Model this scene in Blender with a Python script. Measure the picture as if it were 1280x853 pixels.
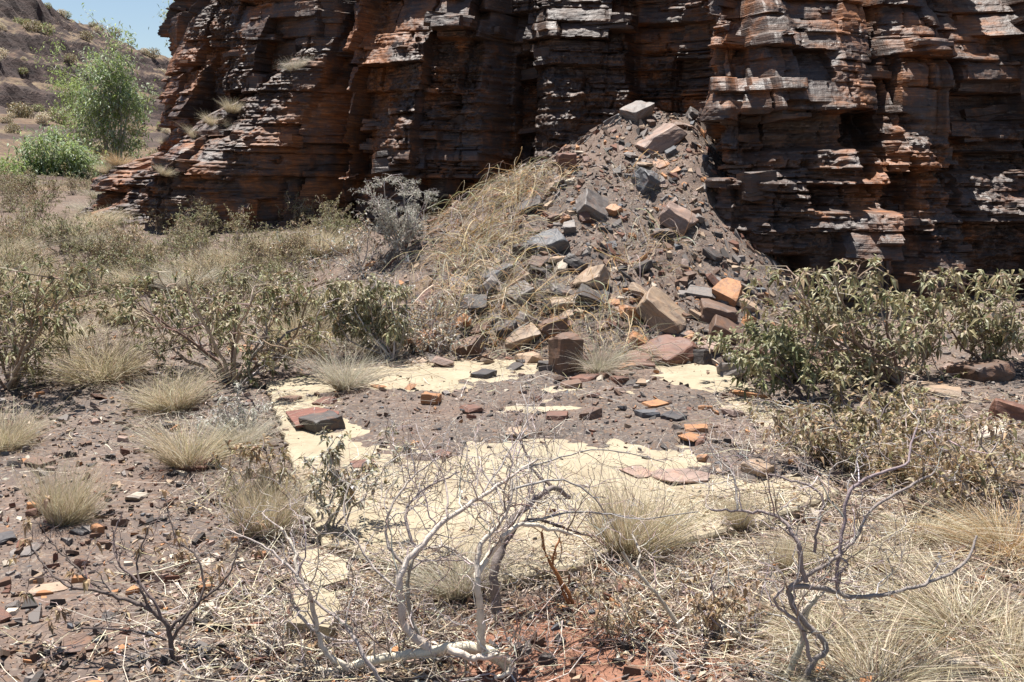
import bpy, bmesh, math, random
import numpy as np
from mathutils import Vector, Matrix, Euler

for o in list(bpy.data.objects):
    bpy.data.objects.remove(o)
SC = bpy.context.scene
COL = SC.collection
R = np.random.default_rng(7)
random.seed(7)

# ------------------------------------------------------------------ camera, sky, sun
CAMZ, PITCH, F = 1.65, math.radians(9.4), 1280.0
cam = bpy.data.cameras.new('camera'); camo = bpy.data.objects.new('camera', cam); COL.objects.link(camo)
camo.location = (0, 0, CAMZ); camo.rotation_euler = (math.pi/2 - PITCH, 0, 0)
cam.sensor_width = 36; cam.lens = 36; cam.clip_start = 0.05; cam.clip_end = 3000
SC.camera = camo
SUN_EL = math.radians(74.3); SUN_AZ = math.atan2(-0.42, 0.9)
W = bpy.data.worlds.new('World'); SC.world = W; W.use_nodes = True
wn = W.node_tree.nodes; wl = W.node_tree.links
sky = wn.new('ShaderNodeTexSky'); sky.sky_type = 'NISHITA'; sky.sun_disc = False
sky.sun_elevation = SUN_EL; sky.sun_rotation = SUN_AZ; sky.air_density = 1.0; sky.dust_density = 0.6; sky.ozone_density = 1.2
wl.new(sky.outputs[0], wn['Background'].inputs[0]); wn['Background'].inputs[1].default_value = 0.06
sun = bpy.data.lights.new('sun', 'SUN'); suno = bpy.data.objects.new('sun', sun); COL.objects.link(suno)
sun.energy = 5.0; sun.angle = math.radians(0.53); sun.color = (1.0, 0.955, 0.89)
sdir = Vector((math.cos(SUN_EL)*math.sin(SUN_AZ), math.cos(SUN_EL)*math.cos(SUN_AZ), math.sin(SUN_EL)))
suno.rotation_euler = sdir.to_track_quat('Z', 'Y').to_euler(); suno.location = (0, 0, 30)
SC.view_settings.view_transform = 'Standard'; SC.view_settings.look = 'None'
SC.view_settings.exposure = 1.02; SC.view_settings.gamma = 1.0
SC.render.engine = 'CYCLES'

# ------------------------------------------------------------------ pixel rays and noise
def ray(px, py):
    u = (np.asarray(px, float)-640)/F; v = (426.5-np.asarray(py, float))/F
    cp, sp = math.cos(PITCH), math.sin(PITCH)
    return np.stack(np.broadcast_arrays(u, cp+v*sp, -sp+v*cp), -1)
def at(px, py, Y):
    d = ray(px, py); return np.array([0, 0, CAMZ]) + d*(np.asarray(Y)/d[..., 1])[..., None]
def proj(p):
    p = np.asarray(p, float); cp, sp = math.cos(PITCH), math.sin(PITCH)
    z = p[..., 2]-CAMZ; f = p[..., 1]*cp - z*sp; up = p[..., 1]*sp + z*cp
    return 640+F*p[..., 0]/f, 426.5-F*up/f
def _h(ix, iy, iz, seed):
    n = (ix*374761393 + iy*668265263 + iz*2147483647 + seed*1274126177) & 0xffffffff
    n = ((n ^ (n >> 13))*1274126177) & 0xffffffff
    n = ((n ^ (n >> 15))*2246822519) & 0xffffffff
    return ((n ^ (n >> 16)) & 0xffffff)/float(0xffffff)
def vnoise(x, y, z=0.0, seed=0):
    x, y, z = np.broadcast_arrays(np.asarray(x, float), np.asarray(y, float), np.asarray(z, float))
    fx, fy, fz = np.floor(x), np.floor(y), np.floor(z)
    ix, iy, iz = fx.astype(np.int64), fy.astype(np.int64), fz.astype(np.int64)
    tx, ty, tz = x-fx, y-fy, z-fz
    tx = tx*tx*(3-2*tx); ty = ty*ty*(3-2*ty); tz = tz*tz*(3-2*tz)
    def L(a, b, t): return a+(b-a)*t
    z0 = L(L(_h(ix, iy, iz, seed), _h(ix+1, iy, iz, seed), tx), L(_h(ix, iy+1, iz, seed), _h(ix+1, iy+1, iz, seed), tx), ty)
    if np.all(tz == 0): return z0*2-1
    z1 = L(L(_h(ix, iy, iz+1, seed), _h(ix+1, iy, iz+1, seed), tx), L(_h(ix, iy+1, iz+1, seed), _h(ix+1, iy+1, iz+1, seed), tx), ty)
    return L(z0, z1, tz)*2-1
def fbm(x, y, z=0.0, oct=4, seed=0):
    s = 0; a = 1; t = 0
    for i in range(oct):
        k = 2.03**i
        s = s+a*vnoise(np.asarray(x)*k+i*7.1, np.asarray(y)*k-i*3.7, np.asarray(z)*k, seed+i*17); t += a; a *= .5
    return s/t
def sm(a, b, x):
    t = np.clip((np.asarray(x, float)-a)/(b-a), 0, 1); return t*t*(3-2*t)

# ------------------------------------------------------------------ terrain heights
APEX = (1.62, 13.3)
def ground_z(x, y):
    x = np.asarray(x, float); y = np.asarray(y, float)
    z = 0.85*sm(8.2, 15.5, y)*sm(1.6, -1.2, x) + 0.3*sm(15, 28, y)*sm(2, -3, x) - 0.5*sm(27, 36, y)
    z = z + 0.22*sm(8.6, 11.5, y)*sm(2.2, 3.4, x)
    z = z + 0.05*fbm(x*.5, y*.5, seed=3) + 0.022*fbm(x*2.2, y*2.2, seed=4, oct=3)
    z = z - 0.07*np.exp(-(((x+.02)/.75)**2+((y-3.35)/.5)**2))
    return z
def heap_z(x, y):
    x = np.asarray(x, float); y = np.asarray(y, float)
    dy = (y-APEX[1]); dx = x-(2.02+np.minimum(dy, 0)*.21)
    dx = np.where(dx > 0, np.maximum(dx-.24, 0)*2.0, np.minimum(dx+.45, 0)*1.0)
    d = np.sqrt(dx*dx+dy*dy+.04)
    z = 2.42-0.57*d+0.012*d*d
    z = z + 0.16*fbm(x*.9, y*.9, seed=11) + 0.07*fbm(x*2.6, y*2.6, seed=12, oct=3) + .03*fbm(x*7, y*7, seed=13, oct=2)
    return z
def surf(x, y): return np.maximum(ground_z(x, y), heap_z(x, y))
def hit(px, py, fn=None, tmax=70):
    fn = fn or surf
    d = ray(px, py); sh = d.shape[:-1]; d = d.reshape(-1, 3); d = d/np.linalg.norm(d, axis=1, keepdims=True)
    ts = np.concatenate([np.arange(2, 20, .06), np.arange(20, tmax, .3)])
    p = d[:, None]*ts[None, :, None]; below = (CAMZ+p[..., 2]) < fn(p[..., 0], p[..., 1]); k_ = np.where(below.any(1), below.argmax(1), len(ts)-1)
    t = ts[k_]; prev = ts[np.maximum(k_-1, 0)]
    lo, hi = prev.copy(), t.copy()
    for _ in range(14):
        m = (lo+hi)/2; p = d*m[:, None]; b = (CAMZ+p[:, 2]) < fn(p[:, 0], p[:, 1])
        hi = np.where(b, m, hi); lo = np.where(b, lo, m)
    p = d*hi[:, None]; p[:, 2] += CAMZ
    return p.reshape(sh+(3,))
def on_plane(px, py, z):
    d = ray(px, py); t = (z-CAMZ)/d[..., 2]; p = d*t[..., None]; p[..., 2] += CAMZ; return p

# ------------------------------------------------------------------ mesh helpers
def mesh_np(name, v, quads=None, tris=None, col=None, smooth=False):
    me = bpy.data.meshes.new(name); v = np.ascontiguousarray(v, dtype=np.float32).reshape(-1, 3)
    fl = []; st = []; n = 0; nf = 0
    li = []
    if quads is not None and len(quads):
        q = np.asarray(quads, np.int32).reshape(-1, 4); li.append(q.ravel()); st.append(np.arange(len(q))*4); n += q.size; nf += len(q)
    if tris is not None and len(tris):
        t = np.asarray(tris, np.int32).reshape(-1, 3); li.append(t.ravel()); st.append(n+np.arange(len(t))*3); n += t.size; nf += len(t)
    me.vertices.add(len(v)); me.vertices.foreach_set('co', v.ravel())
    me.loops.add(n); me.loops.foreach_set('vertex_index', np.concatenate(li).astype(np.int32))
    me.polygons.add(nf); me.polygons.foreach_set('loop_start', np.concatenate(st).astype(np.int32))
    me.polygons.foreach_set('use_smooth', np.full(nf, smooth))
    if col is not None:
        a = me.color_attributes.new('tint', 'FLOAT_COLOR', 'POINT')
        c = np.ones((len(v), 4), np.float32); c[:, :3] = np.asarray(col).reshape(-1, 3); a.data.foreach_set('color', c.ravel())
    me.update(calc_edges=True); me.validate()
    return me
def obj(name, me, mat=None, parent=None, loc=None):
    o = bpy.data.objects.new(name, me); COL.objects.link(o)
    if mat is not None and not me.materials: me.materials.append(mat)
    if parent is not None: o.parent = parent
    if loc is not None: o.location = [float(a) for a in loc]
    return o
def empty(name, loc=(0, 0, 0), rz=0.0, sc=1.0):
    o = bpy.data.objects.new(name, None); COL.objects.link(o); o.location = [float(a) for a in loc]; o.rotation_euler = (0, 0, float(rz)); o.scale = (sc,)*3
    o.empty_display_size = .05
    return o
def tag(o, label, cat, group=None):
    o['label'] = label; o['category'] = cat
    if group: o['group'] = group
    return o
def structure(o): o['kind'] = 'structure'; return o
def grid_quads(nu, nv):
    a = np.arange(nu*nv).reshape(nu, nv)
    return np.stack([a[:-1, :-1], a[1:, :-1], a[1:, 1:], a[:-1, 1:]], -1).reshape(-1, 4)
class Soup:
    def __init__(s): s.v = []; s.q = []; s.t = []; s.c = []; s.n = 0
    def add(s, v, q=None, t=None, c=None):
        v = np.asarray(v, float).reshape(-1, 3)
        if q is not None: s.q.append(np.asarray(q).reshape(-1, 4)+s.n)
        if t is not None: s.t.append(np.asarray(t).reshape(-1, 3)+s.n)
        s.v.append(v); s.n += len(v)
        c = np.ones((len(v), 3)) if c is None else np.broadcast_to(np.asarray(c, float), (len(v), 3)); s.c.append(c)
    def mesh(s, name, smooth=False):
        return mesh_np(name, np.concatenate(s.v), np.concatenate(s.q) if s.q else None, np.concatenate(s.t) if s.t else None, np.concatenate(s.c), smooth)
def nrm(a): return a/np.maximum(np.linalg.norm(a, axis=-1, keepdims=True), 1e-9)
def strands(S, P, rad, m=3, col=None):
    """P (N,K,3) rad (N,K): tubes (m>=3) or ribbons (m=2)"""
    P = np.asarray(P, float); N, K, _ = P.shape; rad = np.broadcast_to(np.asarray(rad, float), (N, K))
    T = np.empty_like(P); T[:, 1:-1] = P[:, 2:]-P[:, :-2]; T[:, 0] = P[:, 1]-P[:, 0]; T[:, -1] = P[:, -1]-P[:, -2]; T = nrm(T)
    ref = nrm(R.normal(size=(N, 1, 3))+np.array([0, 0, .01])); U = nrm(np.cross(T, np.broadcast_to(ref, T.shape))); V = np.cross(T, U)
    if m == 2:
        v = np.stack([P-U*rad[..., None], P+U*rad[..., None]], 2)
    else:
        a = np.arange(m)*2*math.pi/m
        v = P[:, :, None]+rad[:, :, None, None]*(U[:, :, None]*np.cos(a)[:, None]+V[:, :, None]*np.sin(a)[:, None])
    idx = np.arange(N*K*m).reshape(N, K, m)
    if m == 2: q = np.stack([idx[:, :-1, 0], idx[:, :-1, 1], idx[:, 1:, 1], idx[:, 1:, 0]], -1)
    else:
        j = np.roll(idx, -1, axis=2); q = np.stack([idx[:, :-1], j[:, :-1], j[:, 1:], idx[:, 1:]], -1)
    c = None
    if col is not None:
        col = np.asarray(col, float)
        c = np.repeat(col, K*m, axis=0) if col.ndim == 2 and len(col) == N else col
    S.add(v, q=q, c=c)
def leaves(S, base, d, L, wd, col, droop=.25, fold=.25):
    base = np.asarray(base, float); N = len(base); d = nrm(np.asarray(d, float)); L = np.broadcast_to(L, (N,))[:, None]; wd = np.broadcast_to(wd, (N,))[:, None]
    side = nrm(np.cross(d, R.normal(size=(N, 3))*.35+np.array([0, 0, 1.0]))); up = np.cross(side, d)
    mid = base+d*L*.5; tip = base+d*L - np.array([0, 0, 1.])*L*droop
    l = mid+side*wd*.5+up*wd*fold; r = mid-side*wd*.5+up*wd*fold
    v = np.stack([base, l, mid, r, tip], 1); i = np.arange(N)[:, None]*5
    t = np.concatenate([i+np.array([[0, 2, 1]]), i+np.array([[0, 3, 2]]), i+np.array([[1, 2, 4]]), i+np.array([[2, 3, 4]])])
    S.add(v, t=t, c=np.repeat(np.broadcast_to(col, (N, 3)), 5, axis=0))
def pick(pal, n, jit=.12):
    pal = np.asarray(pal, float); c = pal[R.integers(0, len(pal), n)]
    return np.clip(c*(1+R.normal(0, jit, (n, 1))+R.normal(0, jit*.3, (n, 3))), .005, .9)

# ------------------------------------------------------------------ materials
class NT:
    def __init__(s, name):
        s.m = bpy.data.materials.new(name); s.m.use_nodes = True; s.t = s.m.node_tree; s.n = s.t.nodes; s.b = s.n['Principled BSDF']; s.out = s.n['Material Output']
    def new(s, typ, **kw):
        n = s.n.new(typ)
        for k, v in kw.items():
            if k in n.inputs: n.inputs[k].default_value = v
            else: setattr(n, k, v)
        return n
    def link(s, a, b): s.t.links.new(a, b)
    def ramp(s, fac, stops, interp='LINEAR'):
        r = s.n.new('ShaderNodeValToRGB'); cr = r.color_ramp; cr.interpolation = interp
        while len(cr.elements) < len(stops): cr.elements.new(.5)
        for e, (p, c) in zip(cr.elements, stops): e.position = p; e.color = (*c, 1) if len(c) == 3 else c
        s.link(fac, r.inputs[0]); return r.outputs[0]
    def noise(s, vec, scale, detail=5, rough=.6, dist=0.0):
        n = s.new('ShaderNodeTexNoise'); n.inputs['Scale'].default_value = scale; n.inputs['Detail'].default_value = detail; n.inputs['Roughness'].default_value = rough; n.inputs['Distortion'].default_value = dist
        if vec is not None: s.link(vec, n.inputs['Vector'])
        return n.outputs[0]
    def mix(s, fac, a, b, mode='MIX'):
        n = s.new('ShaderNodeMix', data_type='RGBA', blend_type=mode)
        for sock, val in ((n.inputs[0], fac), (n.inputs[6], a), (n.inputs[7], b)):
            if isinstance(val, (float, int)): sock.default_value = val
            elif isinstance(val, tuple): sock.default_value = (*val, 1)
            else: s.link(val, sock)
        return n.outputs[2]
    def math(s, op, a, b=None):
        n = s.new('ShaderNodeMath', operation=op)
        for sock, val in zip(n.inputs, (a, b)):
            if val is None: continue
            if isinstance(val, (float, int)): sock.default_value = val
            else: s.link(val, sock)
        return n.outputs[0]
    def mapv(s, vec, scale, loc=(0, 0, 0)):
        n = s.new('ShaderNodeMapping'); n.inputs['Scale'].default_value = scale; n.inputs['Location'].default_value = loc; s.link(vec, n.inputs['Vector']); return n.outputs[0]
    def bump(s, h, strength, dist, prev=None):
        n = s.new('ShaderNodeBump'); n.inputs['Strength'].default_value = strength; n.inputs['Distance'].default_value = dist; s.link(h, n.inputs['Height'])
        if prev is not None: s.link(prev, n.inputs['Normal'])
        return n.outputs[0]
    def done(s, color=None, normal=None, rough=None):
        if color is not None:
            if isinstance(color, tuple): s.b.inputs['Base Color'].default_value = (*color, 1)
            else: s.link(color, s.b.inputs['Base Color'])
        if normal is not None: s.link(normal, s.b.inputs['Normal'])
        if rough is not None:
            if isinstance(rough, float): s.b.inputs['Roughness'].default_value = rough
            else: s.link(rough, s.b.inputs['Roughness'])
        return s.m
def mat_cliff():
    k = NT('cliff_ironstone'); g = k.new('ShaderNodeNewGeometry'); P = g.outputs['Position']
    st = k.mapv(P, (.55, .55, 7.5)); lam = k.noise(st, 1.6, 4, .62, .25)
    fine = k.noise(k.mapv(P, (2.2, 2.2, 34)), 1.5, 3, .65)
    big = k.noise(P, .55, 4, .6); blot = k.noise(P, 3.2, 5, .65)
    base = k.ramp(lam, [(.25, (.032, .018, .013)), (.42, (.085, .043, .026)), (.52, (.068, .046, .037)), (.63, (.15, .072, .036)), (.8, (.24, .155, .105))])
    rust = k.ramp(fine, [(.3, (.16, .06, .024)), (.6, (.34, .125, .038)), (.8, (.42, .20, .085))])
    rm = k.ramp(k.math('ADD', k.math('MULTIPLY', big, .6), k.math('MULTIPLY', blot, .4)), [(.50, (0, 0, 0)), (.58, (1, 1, 1))])
    c = k.mix(k.math('MULTIPLY', rm, .85), base, rust)
    var = k.ramp(k.noise(P, 1.9, 5, .7), [(.50, (0, 0, 0)), (.64, (1, 1, 1))])
    c = k.mix(k.math('MULTIPLY', var, .6), c, (.060, .052, .054))
    pale = k.ramp(k.noise(k.mapv(P, (1, 1, 4)), 5.5, 4, .7), [(.60, (0, 0, 0)), (.72, (1, 1, 1))])
    c = k.mix(k.math('MULTIPLY', pale, .6), c, (.33, .24, .19))
    c = k.mix(.5, c, k.ramp(fine, [(.3, (.25, .25, .25)), (.7, (1.0, 1.0, 1.0))]), 'MULTIPLY')
    n2 = k.bump(fine, .8, .018); n3 = k.bump(k.noise(P, 26, 3, .7), .6, .014, n2)
    return k.done(c, n3, k.ramp(blot, [(.3, (.42,)*3), (.7, (.75,)*3)]))
def mat_ground():
    k = NT('dark_gravelly_soil'); g = k.new('ShaderNodeNewGeometry'); P = g.outputs['Position']
    big = k.noise(P, .7, 3, .6); med = k.noise(P, 5, 4, .7); fine = k.noise(P, 60, 3, .7)
    c = k.ramp(med, [(.3, (.054, .043, .035)), (.5, (.080, .065, .053)), (.7, (.125, .10, .08))])
    v = k.new('ShaderNodeTexVoronoi'); v.inputs['Scale'].default_value = 62; v.inputs['Randomness'].default_value = 1; k.link(k.mapv(P, (1, 1, 1)), v.inputs['Vector'])
    sep = k.new('ShaderNodeSeparateColor'); k.link(v.outputs['Color'], sep.inputs[0])
    chip = k.ramp(sep.outputs[0], [(.0, (.06, .05, .052)), (.35, (.115, .088, .078)), (.6, (.15, .105, .085)), (.78, (.24, .13, .07)), (.9, (.27, .22, .18)), (1., (.42, .36, .3))])
    c = k.mix(.42, c, chip)
    red = k.new('ShaderNodeVectorMath', operation='DISTANCE'); k.link(k.mapv(P, (1, 1, 0)), red.inputs[0]); red.inputs[1].default_value = (.28, 3.38, 0)
    rm = k.ramp(k.math('ADD', red.outputs['Value'], k.math('MULTIPLY', big, .9)), [(.85, (1, 1, 1)), (1.5, (0, 0, 0))])
    c = k.mix(k.math('MULTIPLY', rm, .8), c, k.ramp(fine, [(.3, (.20, .078, .042)), (.7, (.34, .15, .085))]))
    br = k.ramp(big, [(.45, (0, 0, 0)), (.65, (1, 1, 1))])
    c = k.mix(k.math('MULTIPLY', br, .35), c, (.22, .135, .095))
    far = k.new('ShaderNodeSeparateXYZ'); k.link(P, far.inputs[0])
    fm = k.math('MULTIPLY', k.ramp(k.math('DIVIDE', far.outputs[1], 40.0), [(.25, (0, 0, 0)), (.45, (1, 1, 1))]), .75)
    c = k.mix(fm, c, k.ramp(med, [(.3, (.080, .044, .030)), (.6, (.13, .085, .056))]))
    n = k.bump(fine, .8, .014)
    return k.done(c, n, .85)
def mat_slab():
    k = NT('cream_concrete'); g = k.new('ShaderNodeNewGeometry'); P = g.outputs['Position']
    a = k.noise(P, 2.0, 6, .6); b = k.noise(P, 24, 4, .7)
    c = k.ramp(a, [(.3, (.25, .205, .135)), (.55, (.33, .28, .195)), (.75, (.37, .32, .235))])
    c = k.mix(.22, c, k.ramp(b, [(.35, (.28, .22, .13)), (.65, (.5, .43, .31))]))
    sp = k.ramp(k.noise(P, 45, 3, .6), [(.70, (0, 0, 0)), (.76, (1, 1, 1))])
    c = k.mix(k.math('MULTIPLY', sp, .55), c, (.16, .12, .09))
    st = k.ramp(k.noise(P, 3.6, 6, .75), [(.50, (0, 0, 0)), (.68, (1, 1, 1))]); c = k.mix(k.math('MULTIPLY', st, .55), c, (.20, .15, .10))
    n = k.bump(b, .35, .008)
    return k.done(c, n, .9)
def mat_rock():
    k = NT('layered_rock'); oi = k.new('ShaderNodeObjectInfo'); tc = k.new('ShaderNodeTexCoord'); P = tc.outputs['Object']
    off = k.new('ShaderNodeVectorMath', operation='ADD'); k.link(P, off.inputs[0]); k.link(k.math('MULTIPLY', oi.outputs['Random'], 37.0), off.inputs[1]); Q = off.outputs[0]
    lam = k.noise(k.mapv(Q, (2.5, 2.5, 30)), 2.0, 5, .6, .3); blot = k.noise(Q, 9, 5, .65); fine = k.noise(Q, 70, 4, .7)
    c = k.mix(.75, oi.outputs['Color'], k.ramp(lam, [(.3, (.55, .52, .52)), (.5, (1, 1, 1)), (.7, (1.25, 1.1, .95))]), 'MULTIPLY')
    rust = k.ramp(blot, [(.54, (0, 0, 0)), (.70, (1, 1, 1))])
    c = k.mix(k.math('MULTIPLY', rust, .45), c, (.26, .115, .052))
    dk = k.ramp(k.noise(Q, 5, 5, .7), [(.54, (0, 0, 0)), (.66, (1, 1, 1))])
    c = k.mix(k.math('MULTIPLY', dk, .5), c, (.075, .065, .066))
    c = k.mix(.4, c, k.ramp(fine, [(.3, (.6, .6, .6)), (.7, (1.3, 1.3, 1.3))]), 'MULTIPLY')
    n = k.bump(lam, .4, .012); n = k.bump(fine, .4, .005, n); n = k.bump(blot, .3, .02, n)
    return k.done(c, n, .62)
def mat_tint(name, rough=.8, transl=0.0, mottled=.0, scale=30, spec=.3):
    k = NT(name); a = k.new('ShaderNodeAttribute', attribute_name='tint'); c = a.outputs['Color']
    if mottled:
        tc = k.new('ShaderNodeTexCoord')
        n = k.noise(tc.outputs['Object'], scale, 4, .65)
        c = k.mix(mottled, c, k.ramp(n, [(.3, (.35, .33, .32)), (.55, (1, 1, 1)), (.75, (1.25, 1.2, 1.1))]), 'MULTIPLY')
        nb = k.bump(n, .7, .008); nb = k.bump(k.noise(k.mapv(tc.outputs['Object'], (1, 1, .25)), scale*6, 3, .7), .6, .003, nb); k.link(nb, k.b.inputs['Normal'])
    k.b.inputs['Specular IOR Level'].default_value = spec
    k.done(c, None, float(rough))
    if transl:
        t = k.new('ShaderNodeBsdfTranslucent'); k.link(c, t.inputs[0]); mx = k.new('ShaderNodeMixShader'); mx.inputs[0].default_value = transl
        k.link(k.b.outputs[0], mx.inputs[1]); k.link(t.outputs[0], mx.inputs[2]); k.link(mx.outputs[0], k.out.inputs[0])
    return k.m
def mat_hill():
    k = NT('spinifex_hillside'); g = k.new('ShaderNodeNewGeometry'); P = g.outputs['Position']
    sx = k.new('ShaderNodeSeparateXYZ'); k.link(g.outputs['True Normal'], sx.inputs[0])
    steep = k.ramp(sx.outputs[2], [(.74, (1, 1, 1)), (.90, (0, 0, 0))])
    a = k.noise(P, .25, 6, .65); b = k.noise(P, 1.6, 5, .75)
    soil = k.ramp(a, [(.35, (.10, .052, .032)), (.5, (.14, .085, .050)), (.65, (.18, .13, .07))])
    tuft = k.ramp(b, [(.50, (0, 0, 0)), (.62, (1, 1, 1))]); soil = k.mix(k.math('MULTIPLY', tuft, .55), soil, (.27, .22, .115))
    dark = k.ramp(k.noise(P, 3.6, 4, .75), [(.52, (0, 0, 0)), (.60, (1, 1, 1))]); soil = k.mix(k.math('MULTIPLY', dark, .7), soil, (.085, .066, .045))
    rock = k.ramp(k.noise(k.mapv(P, (.4, .4, 4)), 1.0, 6, .7), [(.3, (.022, .014, .013)), (.6, (.06, .034, .027)), (.8, (.13, .07, .048))])
    band = k.ramp(k.math('ADD', k.noise(k.mapv(P, (.012, .012, .62)), 1.0, 2, .5), k.math('MULTIPLY', k.noise(P, .35, 4, .7), .16)), [(.605, (0, 0, 0)), (.635, (1, 1, 1))])
    c = k.mix(k.math('MAXIMUM', steep, k.math('MULTIPLY', band, .9)), soil, rock)
    return k.done(c, k.bump(b, .6, .4), .9)
M = dict(cliff=mat_cliff(), ground=mat_ground(), slab=mat_slab(), rock=mat_rock(), hill=mat_hill(),
         chips=mat_tint('stone_chips', .75), grass=mat_tint('dry_grass_blades', .7, .35), leaf=mat_tint('shrub_leaves', .55, .22, spec=.45),
         bark=mat_tint('weathered_bark', .8, mottled=.45, scale=26), twig=mat_tint('dry_twigs', .8), crown=mat_tint('gum_leaves', .55, .3))
# rusted sheet
k = NT('rusted_sheet_metal'); tc = k.new('ShaderNodeTexCoord'); n = k.noise(tc.outputs['Object'], 14, 6, .7)
M['rust'] = k.done(k.ramp(n, [(.3, (.10, .035, .024)), (.55, (.17, .062, .042)), (.75, (.24, .10, .06))]), k.bump(n, .3, .004), .7)

# ------------------------------------------------------------------ ground sheet
def axis(parts):
    out = [np.arange(a, b, s) for a, b, s in parts]; return np.concatenate(out)
gx = axis([(-900, -200, 140), (-200, -60, 20), (-60, -16, 2.2), (-16, -6.6, .22), (-6.6, 6.8, .055), (6.8, 16, .3), (16, 60, 4), (60, 900, 140)])
gy = axis([(-300, -20, 40), (-20, 2, 1.0), (2, 10.5, .055), (10.5, 20, .1), (20, 45, .5), (45, 140, 4), (140, 1500, 170)])
X, Y = np.meshgrid(gx, gy, indexing='ij'); Z = ground_z(X, Y)
near = sm(14, 9, Y)*sm(7, 6, np.abs(X)); Z = Z + near*(.012*fbm(X*9, Y*9, seed=21, oct=3))
# the soil sits a little lower under the concrete slab
SLAB_Z = 0.045
slab_px = [(333, 478), (430, 462), (560, 452), (700, 448), (860, 448), (905, 462), (948, 490), (985, 530), (1012, 566), (1046, 614), (960, 646), (880, 668), (800, 676), (728, 700), (668, 714), (610, 724), (560, 712), (505, 706), (452, 690), (404, 676), (384, 628), (364, 570), (346, 515)]
slab_poly = on_plane(np.array([p[0] for p in slab_px]), np.array([p[1] for p in slab_px]), SLAB_Z)[:, :2]
def sd_poly(poly, x, y):
    x = np.asarray(x, float); y = np.asarray(y, float); d = np.full(x.shape, 1e9); ins = np.zeros(x.shape, bool); n = len(poly)
    for i in range(n):
        ax, ay = poly[i]; bx, by = poly[(i+1) % n]; ex, ey = bx-ax, by-ay
        t = np.clip(((x-ax)*ex+(y-ay)*ey)/(ex*ex+ey*ey), 0, 1)
        d = np.minimum(d, np.hypot(x-ax-t*ex, y-ay-t*ey))
        c = ((ay > y) != (by > y)) & (x < (bx-ax)*(y-ay)/(by-ay+1e-12)+ax); ins ^= c
    return np.where(ins, d, -d)      # positive inside
def slab_lower(x, y, z):
    s = sd_poly(slab_poly, x, y); return np.where(s > -.02, np.minimum(z, SLAB_Z-.06), z)
box = (X > -3) & (X < 4) & (Y > 3.5) & (Y < 10)
Z[box] = slab_lower(X[box], Y[box], Z[box])
ground = structure(obj('ground', mesh_np('ground', np.stack([X, Y, Z], -1), grid_quads(*X.shape), smooth=True), M['ground']))
# soil lying over the middle of the slab
dirt_px = [(395, 492), (440, 478), (480, 484), (560, 486), (620, 470), (700, 455), (820, 456), (850, 480), (905, 500), (935, 515), (1000, 545), (1040, 585), (990, 604), (905, 606), (870, 585), (840, 566), (780, 552), (740, 546), (690, 552), (620, 558), (560, 568), (500, 562), (450, 540), (420, 522)]
dirt_poly = on_plane(np.array([p[0] for p in dirt_px]), np.array([p[1] for p in dirt_px]), SLAB_Z)[:, :2]
bare_px = [((520, 474), .34), ((672, 512), .30), ((700, 490), .2), ((382, 508), .2), ((960, 560), .2), ((470, 470), .2)]
def dirt_h(x, y):
    s = sd_poly(dirt_poly, x, y)
    h = .6*np.clip(s, -.5, .3) + .20*fbm(x*2.2, y*2.2, seed=31) + .22*fbm(x*8, y*8, seed=32, oct=5)
    for (p, r) in bare_px:
        c = on_plane(p[0], p[1], SLAB_Z); h = h-.20*np.exp(-((x-c[0])**2+((y-c[1])*.8)**2)/(r*r))
    h = h + .5*np.clip(sm(8.1, 8.9, y), 0, 1)*.25
    return np.clip(h, -.1, .16)*.22
def full_surf(x, y):
    """soil, slab and dirt together: what a stone rests on"""
    x = np.asarray(x, float); y = np.asarray(y, float)
    s = surf(x, y); ins = sd_poly(slab_poly, x, y) > 0
    return np.where(ins, np.maximum(np.maximum(SLAB_Z, SLAB_Z+dirt_h(x, y)), heap_z(x, y)), s)
_tx = np.arange(-9, 9.01, .025); _ty = np.arange(2, 22, .025); _TX, _TY = np.meshgrid(_tx, _ty, indexing='ij')
_TF = full_surf(_TX, _TY); _TS = surf(_TX, _TY); _surf0, _full0 = surf, full_surf
def _tab(T, fn, x, y):
    x, y = np.broadcast_arrays(np.asarray(x, float), np.asarray(y, float)); fx = (x+9)/.025; fy = (y-2)/.025
    i = np.clip(np.floor(fx).astype(int), 0, T.shape[0]-2); j = np.clip(np.floor(fy).astype(int), 0, T.shape[1]-2); u = np.clip(fx-i, 0, 1); v = np.clip(fy-j, 0, 1)
    r = T[i, j]*(1-u)*(1-v)+T[i+1, j]*u*(1-v)+T[i, j+1]*(1-u)*v+T[i+1, j+1]*u*v
    far = (np.abs(x) > 8.9) | (y > 21.9) | (y < 2.05)
    if far.any():
        r = np.array(r); r[far] = fn(x[far], y[far])
    return r
def full_surf(x, y): return _tab(_TF, _full0, x, y)
def surf(x, y): return _tab(_TS, _surf0, x, y)
dx_ = np.arange(slab_poly[:, 0].min()+.03, slab_poly[:, 0].max()-.03, .022); dy_ = np.arange(slab_poly[:, 1].min()+.03, slab_poly[:, 1].max()-.02, .022)
DX, DY = np.meshgrid(dx_, dy_, indexing='ij'); DZ = SLAB_Z+dirt_h(DX, DY)
inside = sd_poly(slab_poly, DX, DY) > .03
q = grid_quads(*DX.shape); keep = (inside.ravel()[q].all(1)) & ((DZ.ravel()[q] > SLAB_Z-.006).any(1))
structure(obj('soil_layer', mesh_np('soil_layer', np.stack([DX, DY, DZ], -1), q[keep], smooth=True), M['ground']))

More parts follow.
